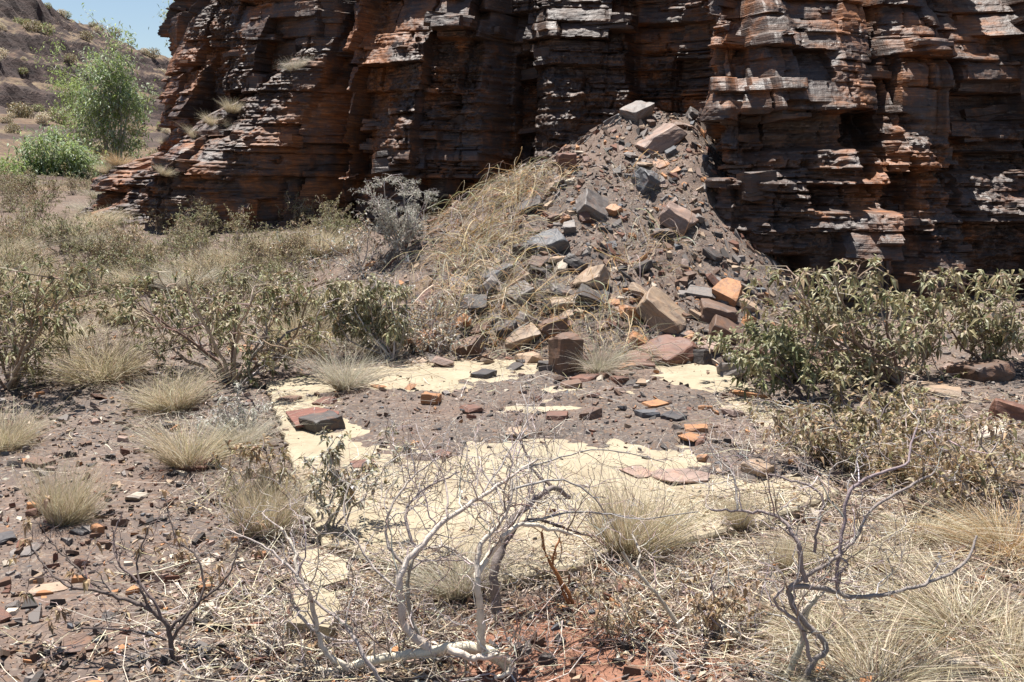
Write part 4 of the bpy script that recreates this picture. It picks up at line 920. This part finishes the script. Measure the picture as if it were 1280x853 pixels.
def fan(cx, cy, rx, ry, n, dy):
    a = np.linspace(0, 2*math.pi, n, endpoint=False)+R.uniform(0, 1); q = np.sqrt(R.uniform(.15, 1, n))
    return [(cx+rx*q_*math.cos(a_), cy+ry*q_*math.sin(a_), R.uniform(-dy, dy)) for a_, q_ in zip(a, q)]
shrub('shrub', 'large green leafy shrub in front of the cliff on the right', 1130, 482, fan(1090, 380, 118, 32, 13, .5)+fan(995, 415, 60, 22, 5, .3), LEAFGREEN[1:]+LEAFDULL, BROWNTWIG, 4, .075, .020, Lf=.40, nch=4, rr=.017)
shrub('shrub', 'green shrub cut by the right edge in front of the cliff', 1242, 462, fan(1238, 384, 66, 36, 10, .4), LEAFGREEN[1:]+LEAFDULL, BROWNTWIG, 4, .075, .020, Lf=.40, nch=4, rr=.015)
shrub('shrub', 'low green shrub leaning over the right foot of the heap', 1015, 505, fan(960, 440, 44, 24, 5, .25), LEAFGREEN, DARKTWIG, 8, .065, .018, Lf=.4, nch=4, rr=.011)
shrub('shrub', 'low dull leaved shrub under the large green shrub', 1100, 560, fan(1090, 505, 75, 20, 5, .3), LEAFDULL, DARKTWIG, 7, .06, .017, Lf=.45, nch=4, rr=.010)
shrub('shrub', 'flat topped green shrub at the left foot of the heap', 492, 452, fan(455, 372, 64, 9, 13, .25), LEAFGREEN[3:]+LEAFGREEN[1:2]+LEAFDULL[3:4], GREYTWIG, 9, .052, .015, Lf=.26, nch=4, rr=.011, up=.08, droop=.5)
shrub('shrub', 'wide sprawling shrub with bare lower branches left of the slab', 292, 478, fan(270, 372, 135, 26, 14, .8), LEAFDULL+LEAFGREEN[:3], BROWNTWIG, 7, .058, .016, Lf=.40, nch=4, rr=.018)
shrub('shrub', 'right hand limb shrub reaching low beside the tall pale tussock', 300, 480, [(395, 425, .2), (352, 432, 0), (410, 395, .3), (345, 372, .2)], LEAFDULL, GREYTWIG, 4, .05, .015, Lf=.35, nch=3, rr=.014)
shrub('shrub', 'leftmost shrub cut by the left edge of the picture', 12, 486, fan(38, 368, 78, 34, 10, .6), LEAFGREEN[:3]+LEAFDULL, BROWNTWIG, 7, .06, .016, Lf=.4, nch=4, rr=.016)
shrub('shrub', 'leafy sprig growing beside the slab corner over the concrete', 412, 662, fan(432, 572, 60, 24, 6, .2), LEAFDULL+LEAFSAGE, GREYTWIG, 6, .036, .011, Lf=.26, nch=3, rr=.006)
shrub('shrub', 'dull shrub against the left edge of the slab', 332, 640, fan(318, 582, 32, 26, 5, .2), LEAFDULL+LEAFDRY, GREYTWIG, 7, .04, .012, Lf=.4, nch=3, rr=.008)
shrub('shrub', 'silver grey twiggy shrub at the cliff foot', 500, 312, fan(503, 256, 52, 26, 13, .35), LEAFSAGE, GREYTWIG, 2, .024, .007, lev=4, nch=4, Lf=.34, rr=.012, up=.1, sh=.55, spread=.6)
shrub('shrub', 'dry ashen shrub below the left corner of the slab soil', 300, 545, fan(292, 515, 34, 26, 6, .2), LEAFSAGE, GREYTWIG, 6, .03, .008, Lf=.5, nch=3, rr=.007)
# brown twiggy dead thickets
for bx, by, cx, cy, rx, ry, n, lab in ((480, 440, 470, 385, 70, 45, 9, 'grey tangle of dry twigs behind the flat topped shrub'), (450, 340, 450, 300, 55, 30, 8, 'grey twiggy thicket at the cliff foot below the silver shrub'),
      (1120, 590, 1110, 540, 90, 40, 10, 'brown dry leaved thicket right of the concrete'), (1220, 620, 1215, 570, 70, 45, 9, 'brown dry thicket near the right edge'), (545, 445, 540, 400, 40, 30, 7, 'dark twig tangle at the lower left of the heap'),
      (1030, 580, 1020, 545, 50, 26, 7, 'dry leaved thicket between the concrete and the green shrub')):
    shrub('dry_thicket', lab, bx, by, fan(cx, cy, rx, ry, n, .3), LEAFDRY+LEAFDULL if bx > 900 else LEAFDRY+LEAFSAGE, GREYTWIG, 0 if bx > 900 else -1, .045, .014, lev=4, nch=3, Lf=.45, rr=.008, ang=.9, sh=.65, cat='thicket', wander=.35)
shrub('dry_shrub', 'brown dried shrub in the litter left of the dark branches', 905, 800, fan(890, 740, 46, 30, 5, .15), LEAFDRY, GREYTWIG, 1, .028, .012, Lf=.4, nch=3, rr=.006, droop=.6)
shrub('dry_shrub', 'small dried stalk with curled leaves at the bottom middle', 770, 790, fan(770, 740, 50, 22, 5, .12), LEAFDRY, PALEWOOD, 0, .026, .010, Lf=.5, nch=3, rr=.005, droop=.6)
# low scrub on the far left slope
lowS = []
for v in range(4):
    S = Soup(); F_ = Soup(); n = 9; dd = np.stack([R.normal(0, .7, n), R.normal(0, .7, n), np.full(n, .75)], -1)
    lv, tips, td = grow(np.zeros((n, 3))+np.array([0, 0, -.03]), dd, R.uniform(.3, .5, n), 3, 4, .1, .3, 5, .7, .6, None, .008, .55); put_branches(S, lv, BROWNTWIG, (4, 3, 3), .0012)
    clusters(F_, tips, td, 7 if v % 2 else 4, .055, .018, [LEAFDULL[:3], LEAFDRY+LEAFDULL, LEAFDULL[:3]+LEAFGREEN[:3], LEAFGREEN[:3]+LEAFDULL[:3]][v], .3)
    lowS.append((S.mesh('twigs'), F_.mesh('foliage')))
cnt = 0
while cnt < 140:
    px = R.uniform(-10, 450); py = R.uniform(205, 400) if cnt < 62 else R.uniform(205, 262) if cnt < 95 else R.uniform(285, 410)
    if (py > 330 and px > 400) or (py < 285 and px > 290) or (py < 250 and px > 130): continue
    p = hit(px, py, surf); v = cnt % 4; sc = R.uniform(.4, .85)*(1 if p[1] < 22 else 1.7)
    e = tag(empty('low_shrub', p, R.uniform(0, 6.28), sc), 'low brownish shrub in the scrub covering the left slope', 'shrub', 'low scrub on the left slope')
    obj('twigs', lowS[v][0], M['twig'], e); obj('foliage', lowS[v][1], M['leaf'], e); cnt += 1

# ------------------------------------------------------------------ the pale dead bush in the middle foreground
def hero_bush(name, label, b, lines, twig_pal, twn, twl, cat='dead bush', up=.06, lev=3, leaf=None, rmax=1.18):
    e = tag(empty(name, b), label, cat); bb = np.array(b); ends = []; brs = []
    for (pts, r0, r1, pal, Y0) in lines:
        P = np.array([at(p[0], p[1], Y0+(p[2] if len(p) > 2 else 0)) for p in pts])
        g = full_surf(P[:, 0], P[:, 1])
        C = resample(P, max(8, len(pts)*4)); n = len(C); u = np.linspace(0, 1, n)
        C[1:-1] += .0022*R.normal(size=(n-2, 3)); rad = (r0+(r1-r0)*u)*Y0/F*.5*rmax*(1+.13*fbm(u*9, r0, seed=int(r0*10)+len(pts), oct=2))
        C[:, 2] = np.maximum(C[:, 2], full_surf(C[:, 0], C[:, 1])+rad*.35)
        S = Soup(); strands(S, (C-bb)[None], rad[None], 9, pick(pal, 1, .06)); brs.append(obj('branch', S.mesh('branch', True), M['bark'], e))
        ends.append((C-bb, rad))
    tips = []; td = []
    for (C, rad), bo in zip(ends, [c for c in brs]):
        n = len(C); st = []; dd = []; rr_ = []
        for i in np.append(R.integers(n//3, n, twn), n-1):
            t = C[min(i, n-1)]-C[max(i-1, 0)]; st.append(C[min(i, n-1)]); dd.append(nrm(t)*.8+R.normal(0, .75, 3)+np.array([.1, .2, .12])); rr_.append(min(rad[min(i, n-1)]*.5, .0032))
        lv, tp_, td_ = grow(np.array(st), np.array(dd), R.uniform(.5, 1.2, len(st))*twl, lev, 3, up, .32, 7, .65, .66, None, np.array(rr_), .66)
        for P, _ in lv: P[..., 2] = np.maximum(P[..., 2], full_surf(P[..., 0]+bb[0], P[..., 1]+bb[1])-bb[2]+.004)
        S = Soup(); put_branches(S, lv, twig_pal, (5, 4, 3), .0007); obj('twigs', S.mesh('twigs'), M['twig'], bo)['kind'] = 'stuff'; tips.append(tp_); td.append(td_)
    tips = np.concatenate(tips); td = np.concatenate(td)
    if leaf is not None: leaf(e, tips, td, bb)
    return e
PW, GW, DW = PALEWOOD, [(.36, .32, .30), (.42, .37, .34)], DARKTWIG
H1 = [([(640, 838), (622, 822, .02), (595, 811, .03), (567, 809, .03), (540, 815, .02), (505, 819), (471, 824), (433, 835), (406, 845), (360, 856)], 15, 8, PW, 3.28),
 ([(600, 812), (601, 790), (600, 766), (596, 725), (605, 705, .05), (622, 680, .08), (650, 656, .12), (684, 660, .16), (715, 668, .2)], 10, 4, PW, 3.3),
 ([(597, 722), (598, 697, .03), (603, 678, .05), (629, 649, .1), (638, 625, .12), (640, 600, .15)], 7, 3, PW, 3.3),
 ([(545, 818), (523, 800), (505, 780), (500, 752), (499, 728), (507, 704, .03), (523, 687, .06), (554, 653, .12), (595, 625, .18), (646, 591, .28), (672, 574, .33)], 10, 3, PW, 3.3),
 ([(528, 802), (513, 770), (510, 735, .02), (516, 700, .04), (540, 668, .08)], 5, 3, GW, 3.34),
 ([(436, 836), (413, 821), (399, 797), (390, 759), (385, 739), (372, 721), (368, 690, .05), (351, 660, .1)], 8, 3, PW, 3.25),
 ([(480, 858), (457, 824), (433, 783, .05), (402, 759, .1), (383, 742, .12)], 6, 3, GW, 3.2),
 ([(362, 742), (372, 765), (390, 786), (416, 800), (446, 801)], 4, 3, GW, 3.35),
 ([(505, 706, .05), (490, 690, .06), (484, 676, .08), (486, 640, .12), (512, 600, .2), (540, 578, .25)], 4, 2, GW, 3.4),
 ([(523, 690, .05), (512, 668, .08), (508, 640, .12), (530, 612, .18), (575, 590, .25)], 4, 2, GW, 3.4),
 ([(533, 686, .05), (560, 684, .1), (580, 697, .12), (596, 708, .1)], 3, 3, PW, 3.4),
 ([(626, 822), (640, 828, -.02), (634, 842, -.04), (618, 848, -.05)], 8, 4, PW, 3.28),
 ([(560, 812), (590, 822, -.02), (632, 818, -.03)], 9, 6, PW, 3.26),
 ([(650, 588, .28), (700, 572, .4), (760, 562, .55), (830, 578, .7)], 2.5, 1.2, GW, 3.3), ([(652, 655, .12), (720, 640, .25), (800, 648, .35), (872, 640, .4)], 3, 1.2, GW, 3.3), ([(560, 648, .12), (556, 600, .25), (530, 560, .4), (520, 530, .5)], 2.5, 1.2, GW, 3.3),
 ([(600, 622, .2), (640, 560, .4), (660, 520, .55), (650, 480, .7)], 2.5, 1.2, GW, 3.3), ([(500, 740), (460, 700, .1), (430, 640, .2), (440, 600, .3)], 3, 1.2, GW, 3.3), ([(372, 720), (340, 690, .05), (300, 668, .1), (270, 660, .15)], 3, 1.2, GW, 3.25), ([(640, 612, .15), (700, 600, .25), (745, 625, .3), (770, 665, .35)], 3, 1.2, GW, 3.3)]
hero_bush('dead_bush', 'pale bleached dead bush sprawling in the middle foreground', base(600, 818), H1, GREYTWIG+BROWNTWIG+PALEWOOD[:1], 8, .20)
H0 = [([(778, 690), (792, 712), (820, 742), (848, 782), (866, 806), (882, 830)], 4, 7, PW, 3.55), ([(794, 714), (800, 690, .05), (790, 668, .1)], 4, 2, PW, 3.55), ([(846, 780), (870, 760, .05), (888, 742, .08)], 3, 1.5, PW, 3.5)]
hero_bush('dead_bush', 'bleached slanting dead stick between the two dead bushes', base(880, 832), H0, PALEWOOD, 3, .12, 'dead stick', lev=2)
H2 = [([(622, 772), (619, 745), (617, 718), (626, 687, .05), (636, 656, .1), (660, 632, .16), (691, 610, .24), (712, 622, .3)], 13, 5, [(.22, .18, .16)], 3.68),
 ([(628, 685, .05), (650, 655, .1), (676, 650, .1), (700, 658, .15), (740, 672, .2)], 5, 2, DW, 3.68),
 ([(690, 610, .24), (668, 590, .3), (655, 560, .4), (640, 535, .5)], 4, 2, DW, 3.68), ([(636, 656, .1), (624, 620, .2), (600, 585, .3)], 4, 2, GW, 3.68)]
hero_bush('dead_bush', 'dark upright dead stem standing behind the bleached bush', base(622, 770), H2, GREYTWIG, 7, .24)
H3 = [([(718, 760), (701, 725), (684, 697), (677, 666, .03)], 5, 3, [(.38, .17, .07)], 3.75), ([(712, 758), (700, 730), (690, 700, .02), (700, 672, .05)], 4, 2, [(.33, .14, .06)], 3.75)]
hero_bush('dead_stalk', 'orange brown dead stalks right of the dark upright stem', base(716, 760), H3, [(.3, .16, .08)], 3, .09, 'dead stalk', lev=2)
H4 = [([(998, 866), (1015, 831), (1032, 814), (1025, 797), (1001, 773), (987, 745), (986, 735), (1008, 734), (1042, 739), (1070, 747), (1125, 739, .06), (1176, 723, .1), (1207, 701, .15), (1221, 670, .2)], 8, 3, [(.29, .24, .225)], 3.15),
 ([(986, 735), (1001, 725), (1029, 708), (1049, 694), (1070, 673, .05), (1087, 639, .1), (1111, 622, .15), (1142, 605, .2), (1168, 590, .25)], 5, 2.5, [(.29, .24, .225)], 3.15),
 ([(1008, 728), (1001, 704), (998, 680), (977, 649, .05), (956, 641, .08), (919, 639, .12), (888, 637, .15)], 6, 2.5, [(.29, .24, .225)], 3.15),
 ([(922, 637, .12), (916, 594, .18), (891, 567, .25)], 3, 1.8, GW, 3.15),
 ([(1047, 739), (1047, 704), (1056, 649, .04), (1061, 618, .06), (1083, 598, .1), (1132, 581, .15), (1138, 558, .2), (1146, 535, .25)], 5, 2.5, [(.30, .25, .25)], 3.15),
 ([(1018, 690), (1022, 660), (1029, 629, .04), (1018, 611, .06), (987, 600, .1), (950, 590, .15)], 3.5, 2, [(.29, .24, .225)], 3.2),
 ([(1014, 826), (998, 780), (977, 763), (967, 749), (980, 735)], 5, 3, [(.36, .31, .28)], 3.14), ([(1066, 674, .05), (1040, 690, .03), (1060, 705, 0), (1030, 730)], 3, 2.5, [(.29, .24, .225)], 3.15)]
hero_bush('dead_bush', 'dark zigzag branched dead bush in the right foreground', base(1005, 850), H4, GREYTWIG+BROWNTWIG, 6, .19)
H5 = [([(978, 868), (991, 828), (1004, 800), (1008, 766), (1022, 745)], 11, 5, PW, 3.2), ([(1004, 800), (1000, 775), (1015, 752), (1040, 736, .05)], 5, 3, PW, 3.2)]
hero_bush('dead_bush', 'pale thick dead stem behind the dark zigzag branches', base(982, 852), H5, PALEWOOD, 3, .14, 'dead stem')
def curled(e, tips, td, bb):
    Fo = Soup(); k_ = R.uniform(0, 1, len(tips)) < .24; clusters(Fo, tips[k_], nrm(td[k_]*.3+np.array([0, 0, -.5])), 6, .032, .015, LEAFDRY, .55, .55, .01); obj('foliage', Fo.mesh('foliage'), M['leaf'], e)['kind'] = 'stuff'
H6 = [([(223, 858), (213, 800), (209, 783), (199, 773), (182, 759), (151, 747), (127, 739), (86, 733), (52, 704, .1), (38, 680, .15)], 7, 2, DW, 3.3), ([(205, 778), (192, 752), (170, 725, .04), (148, 704, .08), (142, 672, .14), (152, 640, .2)], 4, 1.5, DW, 3.3),
 ([(212, 790), (220, 780), (251, 752, .05), (285, 721, .1), (299, 676, .18)], 4, 1.5, DW, 3.3), ([(216, 800), (235, 770), (254, 739, .05), (247, 697, .1), (222, 676, .15), (209, 635, .22)], 4, 1.5, DW, 3.3),
 ([(130, 740), (100, 715, .05), (75, 690, .1), (60, 672, .12)], 3, 1.5, DW, 3.3), ([(190, 765), (176, 735), (172, 700, .06), (185, 660, .1)], 3, 1.5, DW, 3.3), ([(208, 800), (170, 790), (120, 785, .02), (85, 790, .02)], 3, 1.5, DW, 3.3)]
hero_bush('dry_shrub', 'thin dark shrub with curled brown leaves in the left foreground', base(222, 850), H6, DARKTWIG, 5, .10, 'shrub', lev=2, leaf=curled)

# ------------------------------------------------------------------ straw tangles on the heap
def tangle(label, px, py, wpx, n, Ls, pal, name='straw_tangle', arch=.22, r=.0021):
    b = base(px, py); Rw = msize(px, py, wpx); n = int(n*1.15); pal = list(pal)+GREYTWIG[:2]+STRAW; S = Soup(); a = R.uniform(0, 6.28, n); q = np.sqrt(R.uniform(0, 1, n))*Rw*.5
    nc = 16; ca = R.uniform(0, 6.28, nc); cq = np.sqrt(R.uniform(0, 1, nc))*Rw*.5; ci = R.integers(0, nc, n); x = np.cos(ca[ci])*cq[ci]+R.normal(0, .09, n); y = np.sin(ca[ci])*cq[ci]*1.1+R.normal(0, .09, n); th = R.uniform(0, 6.28, n); L = Ls*R.uniform(.4, 1.5, n); K = 7; t = np.linspace(0, 1, K); P = np.empty((n, K, 3)); cv = R.normal(0, 1.3, n)
    ph = th[:, None]+cv[:, None]*(t-.5); st = (L/(K-1))[:, None]
    P[..., 0] = x[:, None]+np.cumsum(np.cos(ph)*st, 1); P[..., 1] = y[:, None]+np.cumsum(np.sin(ph)*st, 1)
    P[..., 2] = full_surf(P[..., 0]+b[0], P[..., 1]+b[1])-b[2]+R.uniform(0, .06, (n, 1))+arch*R.uniform(-.2, 1, (n, 1))*np.sin(t*math.pi*R.uniform(.5, 1.2, (n, 1)))*L[:, None]*2
    P[..., 2] = np.maximum(P[..., 2], full_surf(P[..., 0]+b[0], P[..., 1]+b[1])-b[2]-.01)
    strands(S, P, r*R.lognormal(0, .45, (n, 1))*np.linspace(1, .5, K), 3, pick(pal, n, .2))
    e = tag(empty(name, b), label, 'dry plant'); obj('stalks', S.mesh('stalks'), M['grass'], e)['kind'] = 'stuff'
PALESTRAW = [(.62, .52, .36), (.68, .60, .45), (.55, .44, .28), (.60, .42, .2)]
for a_ in (('dense golden straw tangle on the upper left of the heap', 655, 235, 80, 330, .42, GOLD+PALESTRAW), ('broad straw tangle across the left flank of the heap', 610, 300, 120, 420, .5, GOLD+PALESTRAW),
           ('pale straw tangle at the left foot of the heap', 570, 375, 110, 420, .5, PALESTRAW), ('straw tangle over the stones in the lower middle of the heap', 640, 395, 130, 260, .5, PALESTRAW+GOLD),
           ('thin golden stalks right of the column boulder', 775, 410, 90, 120, .5, GOLD), ('pale stalks at the foot of the heap beside the column boulder', 790, 450, 70, 90, .4, PALESTRAW),
           ('thin dry stalks below the flat topped pinkish boulder', 800, 320, 90, 110, .35, GOLD), ('golden straw at the back left of the heap by the cliff', 590, 262, 60, 200, .45, GOLD), ('sparse stalks in the middle of the upper heap', 790, 230, 70, 40, .35, PALESTRAW)): tangle(*a_)

# ------------------------------------------------------------------ litter of dead stalks and leaves
def field(spots, n):
    out = []
    w = np.array([s[3] for s in spots], float); w /= w.sum()
    for i in R.choice(len(spots), n, p=w):
        px, py, r_, _ = spots[i]; c = spot_c[(px, py)]; a = R.uniform(0, 6.28); q = r_*math.sqrt(R.uniform()); out.append((c[0]+math.cos(a)*q*1.15, c[1]+math.sin(a)*q))
    return np.array(out)
SPOT = [(380, 800, .5, 8), (470, 770, .5, 8), (545, 750, .3, 2.5), (320, 720, .45, 5), (740, 735, .35, 2), (830, 730, .45, 6), (925, 800, .4, 6), (1000, 760, .6, 8), (1100, 700, .7, 10), (1200, 680, .7, 8), (1180, 600, .9, 9), (1080, 560, .8, 8), (1000, 670, .6, 7), (1250, 800, .5, 5), (1120, 820, .5, 6),
        (330, 620, .4, 4), (300, 520, .6, 4), (460, 450, .6, 4), (520, 440, .6, 5), (250, 420, 1.0, 4), (100, 440, 1.0, 4), (1230, 520, .7, 6), (980, 520, .5, 4), (760, 800, .3, .6), (820, 640, .8, 1.6), (600, 640, .7, 2), (480, 600, .5, 1.5), (430, 330, 1.6, 6), (250, 340, 2.0, 7), (100, 330, 2.0, 6), (240, 280, 2.5, 5), (200, 810, .5, 2), (80, 560, .8, 1.5), (600, 480, .8, 1.5)]
spot_c = {(s[0], s[1]): base(s[0], s[1]) for s in SPOT}
def litter(n, pal, L0, r, z1):
    C = field(SPOT, n); K = 4; t = np.linspace(-.5, .5, K); th = R.uniform(0, 6.28, n); cv = R.normal(0, 1.0, n); L = L0*R.lognormal(0, .5, n); ph = th[:, None]+cv[:, None]*t
    P = np.empty((n, K, 3)); st = (L/(K-1))[:, None]; P[..., 0] = C[:, :1]+np.cumsum(np.cos(ph)*st, 1); P[..., 1] = C[:, 1:]+np.cumsum(np.sin(ph)*st, 1)
    P[..., 2] = full_surf(P[..., 0], P[..., 1])+R.uniform(.002, z1, (n, 1))*(1+R.normal(0, .3, (n, K)))+(t[None]*R.normal(0, .25, (n, 1))*L[:, None])
    P[..., 2] = np.maximum(P[..., 2], full_surf(P[..., 0], P[..., 1])+.001)
    strands(S, P, r*R.uniform(.5, 1.6, (n, 1))*np.linspace(1, .6, K), 3, pick(pal, n))
S = Soup(); litter(9500, GREYTWIG+BROWNTWIG+BROWNTWIG+PALEWOOD[:1], .13, .0014, .03); litter(4200, STRAW+PALEGRASS, .16, .0014, .04); litter(1200, PALEWOOD+BROWNTWIG, .22, .0015, .05)
o = obj('twig_litter', S.mesh('twig_litter'), M['twig']); o['kind'] = 'stuff'
S = Soup(); C = field(SPOT, 9000); n = len(C); z = full_surf(C[:, 0], C[:, 1])+R.uniform(.002, .02, n)
leaves(S, np.stack([C[:, 0], C[:, 1], z], -1), np.stack([R.normal(size=n), R.normal(size=n), R.normal(0, .3, n)], -1), R.uniform(.02, .05, n), R.uniform(.008, .018, n), pick(LEAFDRY+PALEWOOD, n), .05, .3)
o = obj('leaf_litter', S.mesh('leaf_litter'), M['leaf']); o['kind'] = 'stuff'

# ------------------------------------------------------------------ grass on the cliff ledges
def cliff_pt(px, py):
    """first point of the cliff surface along a photo ray"""
    d = ray(px, py); w = np.array(proj(V[:, :-4]))
    dd = (w[0]-px)**2+(w[1]-py)**2; y = V[:, :-4, 1]; m = dd < 30
    if not m.any(): m = dd <= dd.min()+1
    i = np.argmin(np.where(m, y, 1e9)); return V[:, :-4].reshape(-1, 3)[i]
for px, py, h, kd, lab in ((262, 152, .42, 'straw', 'dry grass clump on the sloping ledge at the cliff left'), (290, 138, .5, 'straw', 'taller dry grass clump higher on the sloping ledge'), (362, 88, .42, 'grey', 'grey green grass on the upper ledge of the cliff'), (383, 76, .35, 'grey', 'small grey grass tuft beside the grey green ledge grass'),
      (148, 196, .55, 'gold', 'golden grass clump at the far left end of the cliff bench'), (130, 210, .4, 'straw', 'pale grass at the lower left tip of the cliff bench'), (205, 215, .4, 'straw', 'pale tuft low on the cliff bench'), (250, 260, .4, 'grey', 'grey tuft at the foot of the cliff bench'), (383, 262, .35, 'dense', 'yellow tuft on the ledge above the grey thicket'),
      (200, 180, .4, 'grey', 'grey tuft near the top of the cliff bench'), (240, 168, .35, 'straw', 'small straw tuft on the bench slope')):
    p = cliff_pt(px, py); e = tag(empty('ledge_grass', p+np.array([0, .05, -.03]), R.uniform(0, 6)), lab, 'grass', 'grass on the cliff ledges'); h *= R.uniform(.38, .62); o = obj('blades', TM[kd], M['grass'], e); o['kind'] = 'stuff'; o.scale = (h*R.uniform(.8, 1.4), h*.8, h*R.uniform(.9, 1.4)); o.rotation_euler = (.25, R.normal(0, .25), 0)

# ------------------------------------------------------------------ trees and far scrub
def tree(label, bp, trunks, crown, pal, nleaf, L, wd, name='gum_tree', bark=[(.5, .45, .4)]):
    S = Soup(); Fo = Soup(); tips_all = []; b = np.array(bp)
    for (tp, r) in trunks:
        t = np.array(tp); P = resample([np.array([0, 0, -.3]), t*.35+R.normal(0, .1, 3), t*.7+R.normal(0, .12, 3), t], 9); strands(S, P[None], (r*np.linspace(1, .4, 9))[None], 7, pick(bark, 1))
        n = 6; st = P[R.integers(3, 9, n)]; lv, tips, td = grow(st, nrm(t)*.6+R.normal(0, .6, (n, 3)), np.linalg.norm(t)*R.uniform(.14, .28, n), 3, 3, .05, .22, 5, .6, .65, None, r*.35, .6); put_branches(S, lv, bark, (5, 4, 3), .006); tips_all.append(tips)
    C = np.concatenate(tips_all); extra = []
    for (cx, cy, cz, rx, rz_) in crown:
        u_ = nrm(R.normal(size=(17, 3)))*np.cbrt(R.uniform(.2, 1, (17, 1))); extra.append(np.array([cx, cy, cz])+u_*np.array([rx, rx, rz_]))
    C = np.concatenate([C]+extra); per = nleaf//len(C); par = np.repeat(np.arange(len(C)), per); n = len(par); pos = C[par]+R.normal(0, .115, (n, 3))*L/.12
    tint = np.repeat(R.uniform(.7, 1.25, len(C)), per)[:, None]
    leaves(Fo, pos, R.normal(size=(n, 3))*np.array([1, 1, .6])+np.array([0, 0, -.6]), L*R.uniform(.7, 1.3, n), wd*R.uniform(.7, 1.3, n), pick(pal, n)*tint, .15)
    return plant(name, label, 'tree', b, [('trunk', S, M['bark']), ('crown', Fo, M['crown'])])
GUM = [(.27, .34, .19), (.35, .41, .26), (.21, .28, .14), (.43, .48, .35)]; LIME = [(.31, .40, .13), (.38, .46, .17), (.25, .33, .10)]
def wz(px, py, Y, ref): return at(px, py, Y)-ref
Yt = 44.; b1 = at(140, 192, Yt); b1[2] = float(ground_z(b1[0], b1[1])); 
def rel(px, py, ref, Y=None): return at(px, py, Y or ref[1])-ref
tree('grey green gum tree with several stems beyond the cliff end', b1, [(rel(x, y, b1), .09) for x, y in ((112, 110), (135, 88), (150, 110), (165, 125), (128, 130), (145, 150))],
     [(*rel(132, 105, b1), 1.15, .9), (*rel(150, 120, b1), 1.0, .9), (*rel(112, 125, b1), .9, .7), (*rel(165, 140, b1), .7, .9), (*rel(140, 90, b1), .8, .45), (*rel(120, 160, b1), .6, .4)], GUM+LIME, 7500, .21, .06)
b2 = at(60, 236, 38.); b2[2] = float(ground_z(b2[0], b2[1]))
tree('bright green bushy tree low behind the left slope', b2, [(rel(x, y, b2), .06) for x, y in ((30, 215), (50, 185), (70, 180), (90, 200), (105, 205), (15, 225))],
     [(*rel(50, 185, b2), .9, .6), (*rel(75, 195, b2), 1.0, .7), (*rel(100, 205, b2), .75, .5), (*rel(35, 222, b2), 1.0, .5), (*rel(70, 225, b2), 1.1, .5), (*rel(5, 240, b2), .8, .4), (*rel(30, 240, b2), .9, .3), (*rel(95, 236, b2), .8, .35)], LIME+GUM, 11000, .2, .06)
b3 = at(-8, 262, 36.); b3[2] = float(ground_z(b3[0], b3[1]))
tree('green bush at the left edge below the bushy tree', b3, [(rel(x, y, b3), .05) for x, y in ((-5, 225), (12, 235), (-20, 230))], [(*rel(0, 228, b3), .8, .6), (*rel(-25, 225, b3), .9, .6), (*rel(22, 236, b3), .8, .4), (*rel(10, 215, b3), .6, .4)], LIME, 5000, .18, .055)
b4 = at(100, 150, 50.); b4[2] = float(ground_z(b4[0], b4[1]))
tree('small lime green tree behind the grey green gum', b4, [(rel(x, y, b4), .06) for x, y in ((92, 110), (100, 100), (86, 130))], [(*rel(95, 112, b4), .8, .8), (*rel(88, 135, b4), .6, .6)], LIME, 3000, .16, .05)
# tree on the cliff top beside the sky
ct = np.array([-8.2, 25.5, 0]); ct[2] = 5.2
b5 = at(213, 52, 24.); 
tree('small green tree peeping out beside the cliff top', b5+np.array([.35, .8, -.3]), [((-.35, 0, .8), .03), ((-.2, 0, 1.1), .03)], [(-.42, -.4, .72, .22, .42), (-.3, -.3, .95, .3, .3)], GUM, 1600, .09, .028)
# scrub on the far hill
hs = []
for v in range(3):
    Fo = Soup(); n = 420; p = nrm(R.normal(size=(n, 3)))*np.cbrt(R.uniform(.1, 1, (n, 1)))*np.array([.6, .6, .45])+np.array([0, 0, .42]); leaves(Fo, p, R.normal(size=(n, 3)), R.uniform(.12, .22, n), R.uniform(.05, .09, n), pick([LEAFDULL, LIME+LEAFDULL, PALEGRASS][v], n), .1)
    St = Soup(); lv, _, _ = grow(np.zeros((5, 3)), np.stack([R.normal(0, .4, 5), R.normal(0, .4, 5), np.ones(5)], -1), .55, 2, 3, .1, .25, 5, .5, .5, None, .03, .5); put_branches(St, lv, GREYTWIG, (4, 3))
    hs.append((St.mesh('stem'), Fo.mesh('foliage')))
c = 0
while c < 150:
    a = R.uniform(-8, 55); bq = R.uniform(-25, 40); z = float(hill_z(np.array([a]), np.array([bq]))[0]); p = A_+a*e_+bq*n_; px, py = proj(np.array([p[0], p[1], z]))
    if not (-20 < px < 235 and -10 < py < 235): continue
    v = R.choice(3, p=[.35, .25, .4]); e = tag(empty('hill_shrub', (p[0], p[1], z-.05), R.uniform(0, 6), R.uniform(.4, 1.0)*(1.25 if v < 2 else .8)), 'tiny shrub dotted over the far terraced hillside', 'shrub', 'shrubs on the far hill')
    obj('stem', hs[v][0], M['twig'], e); obj('foliage', hs[v][1], M['leaf'], e); c += 1
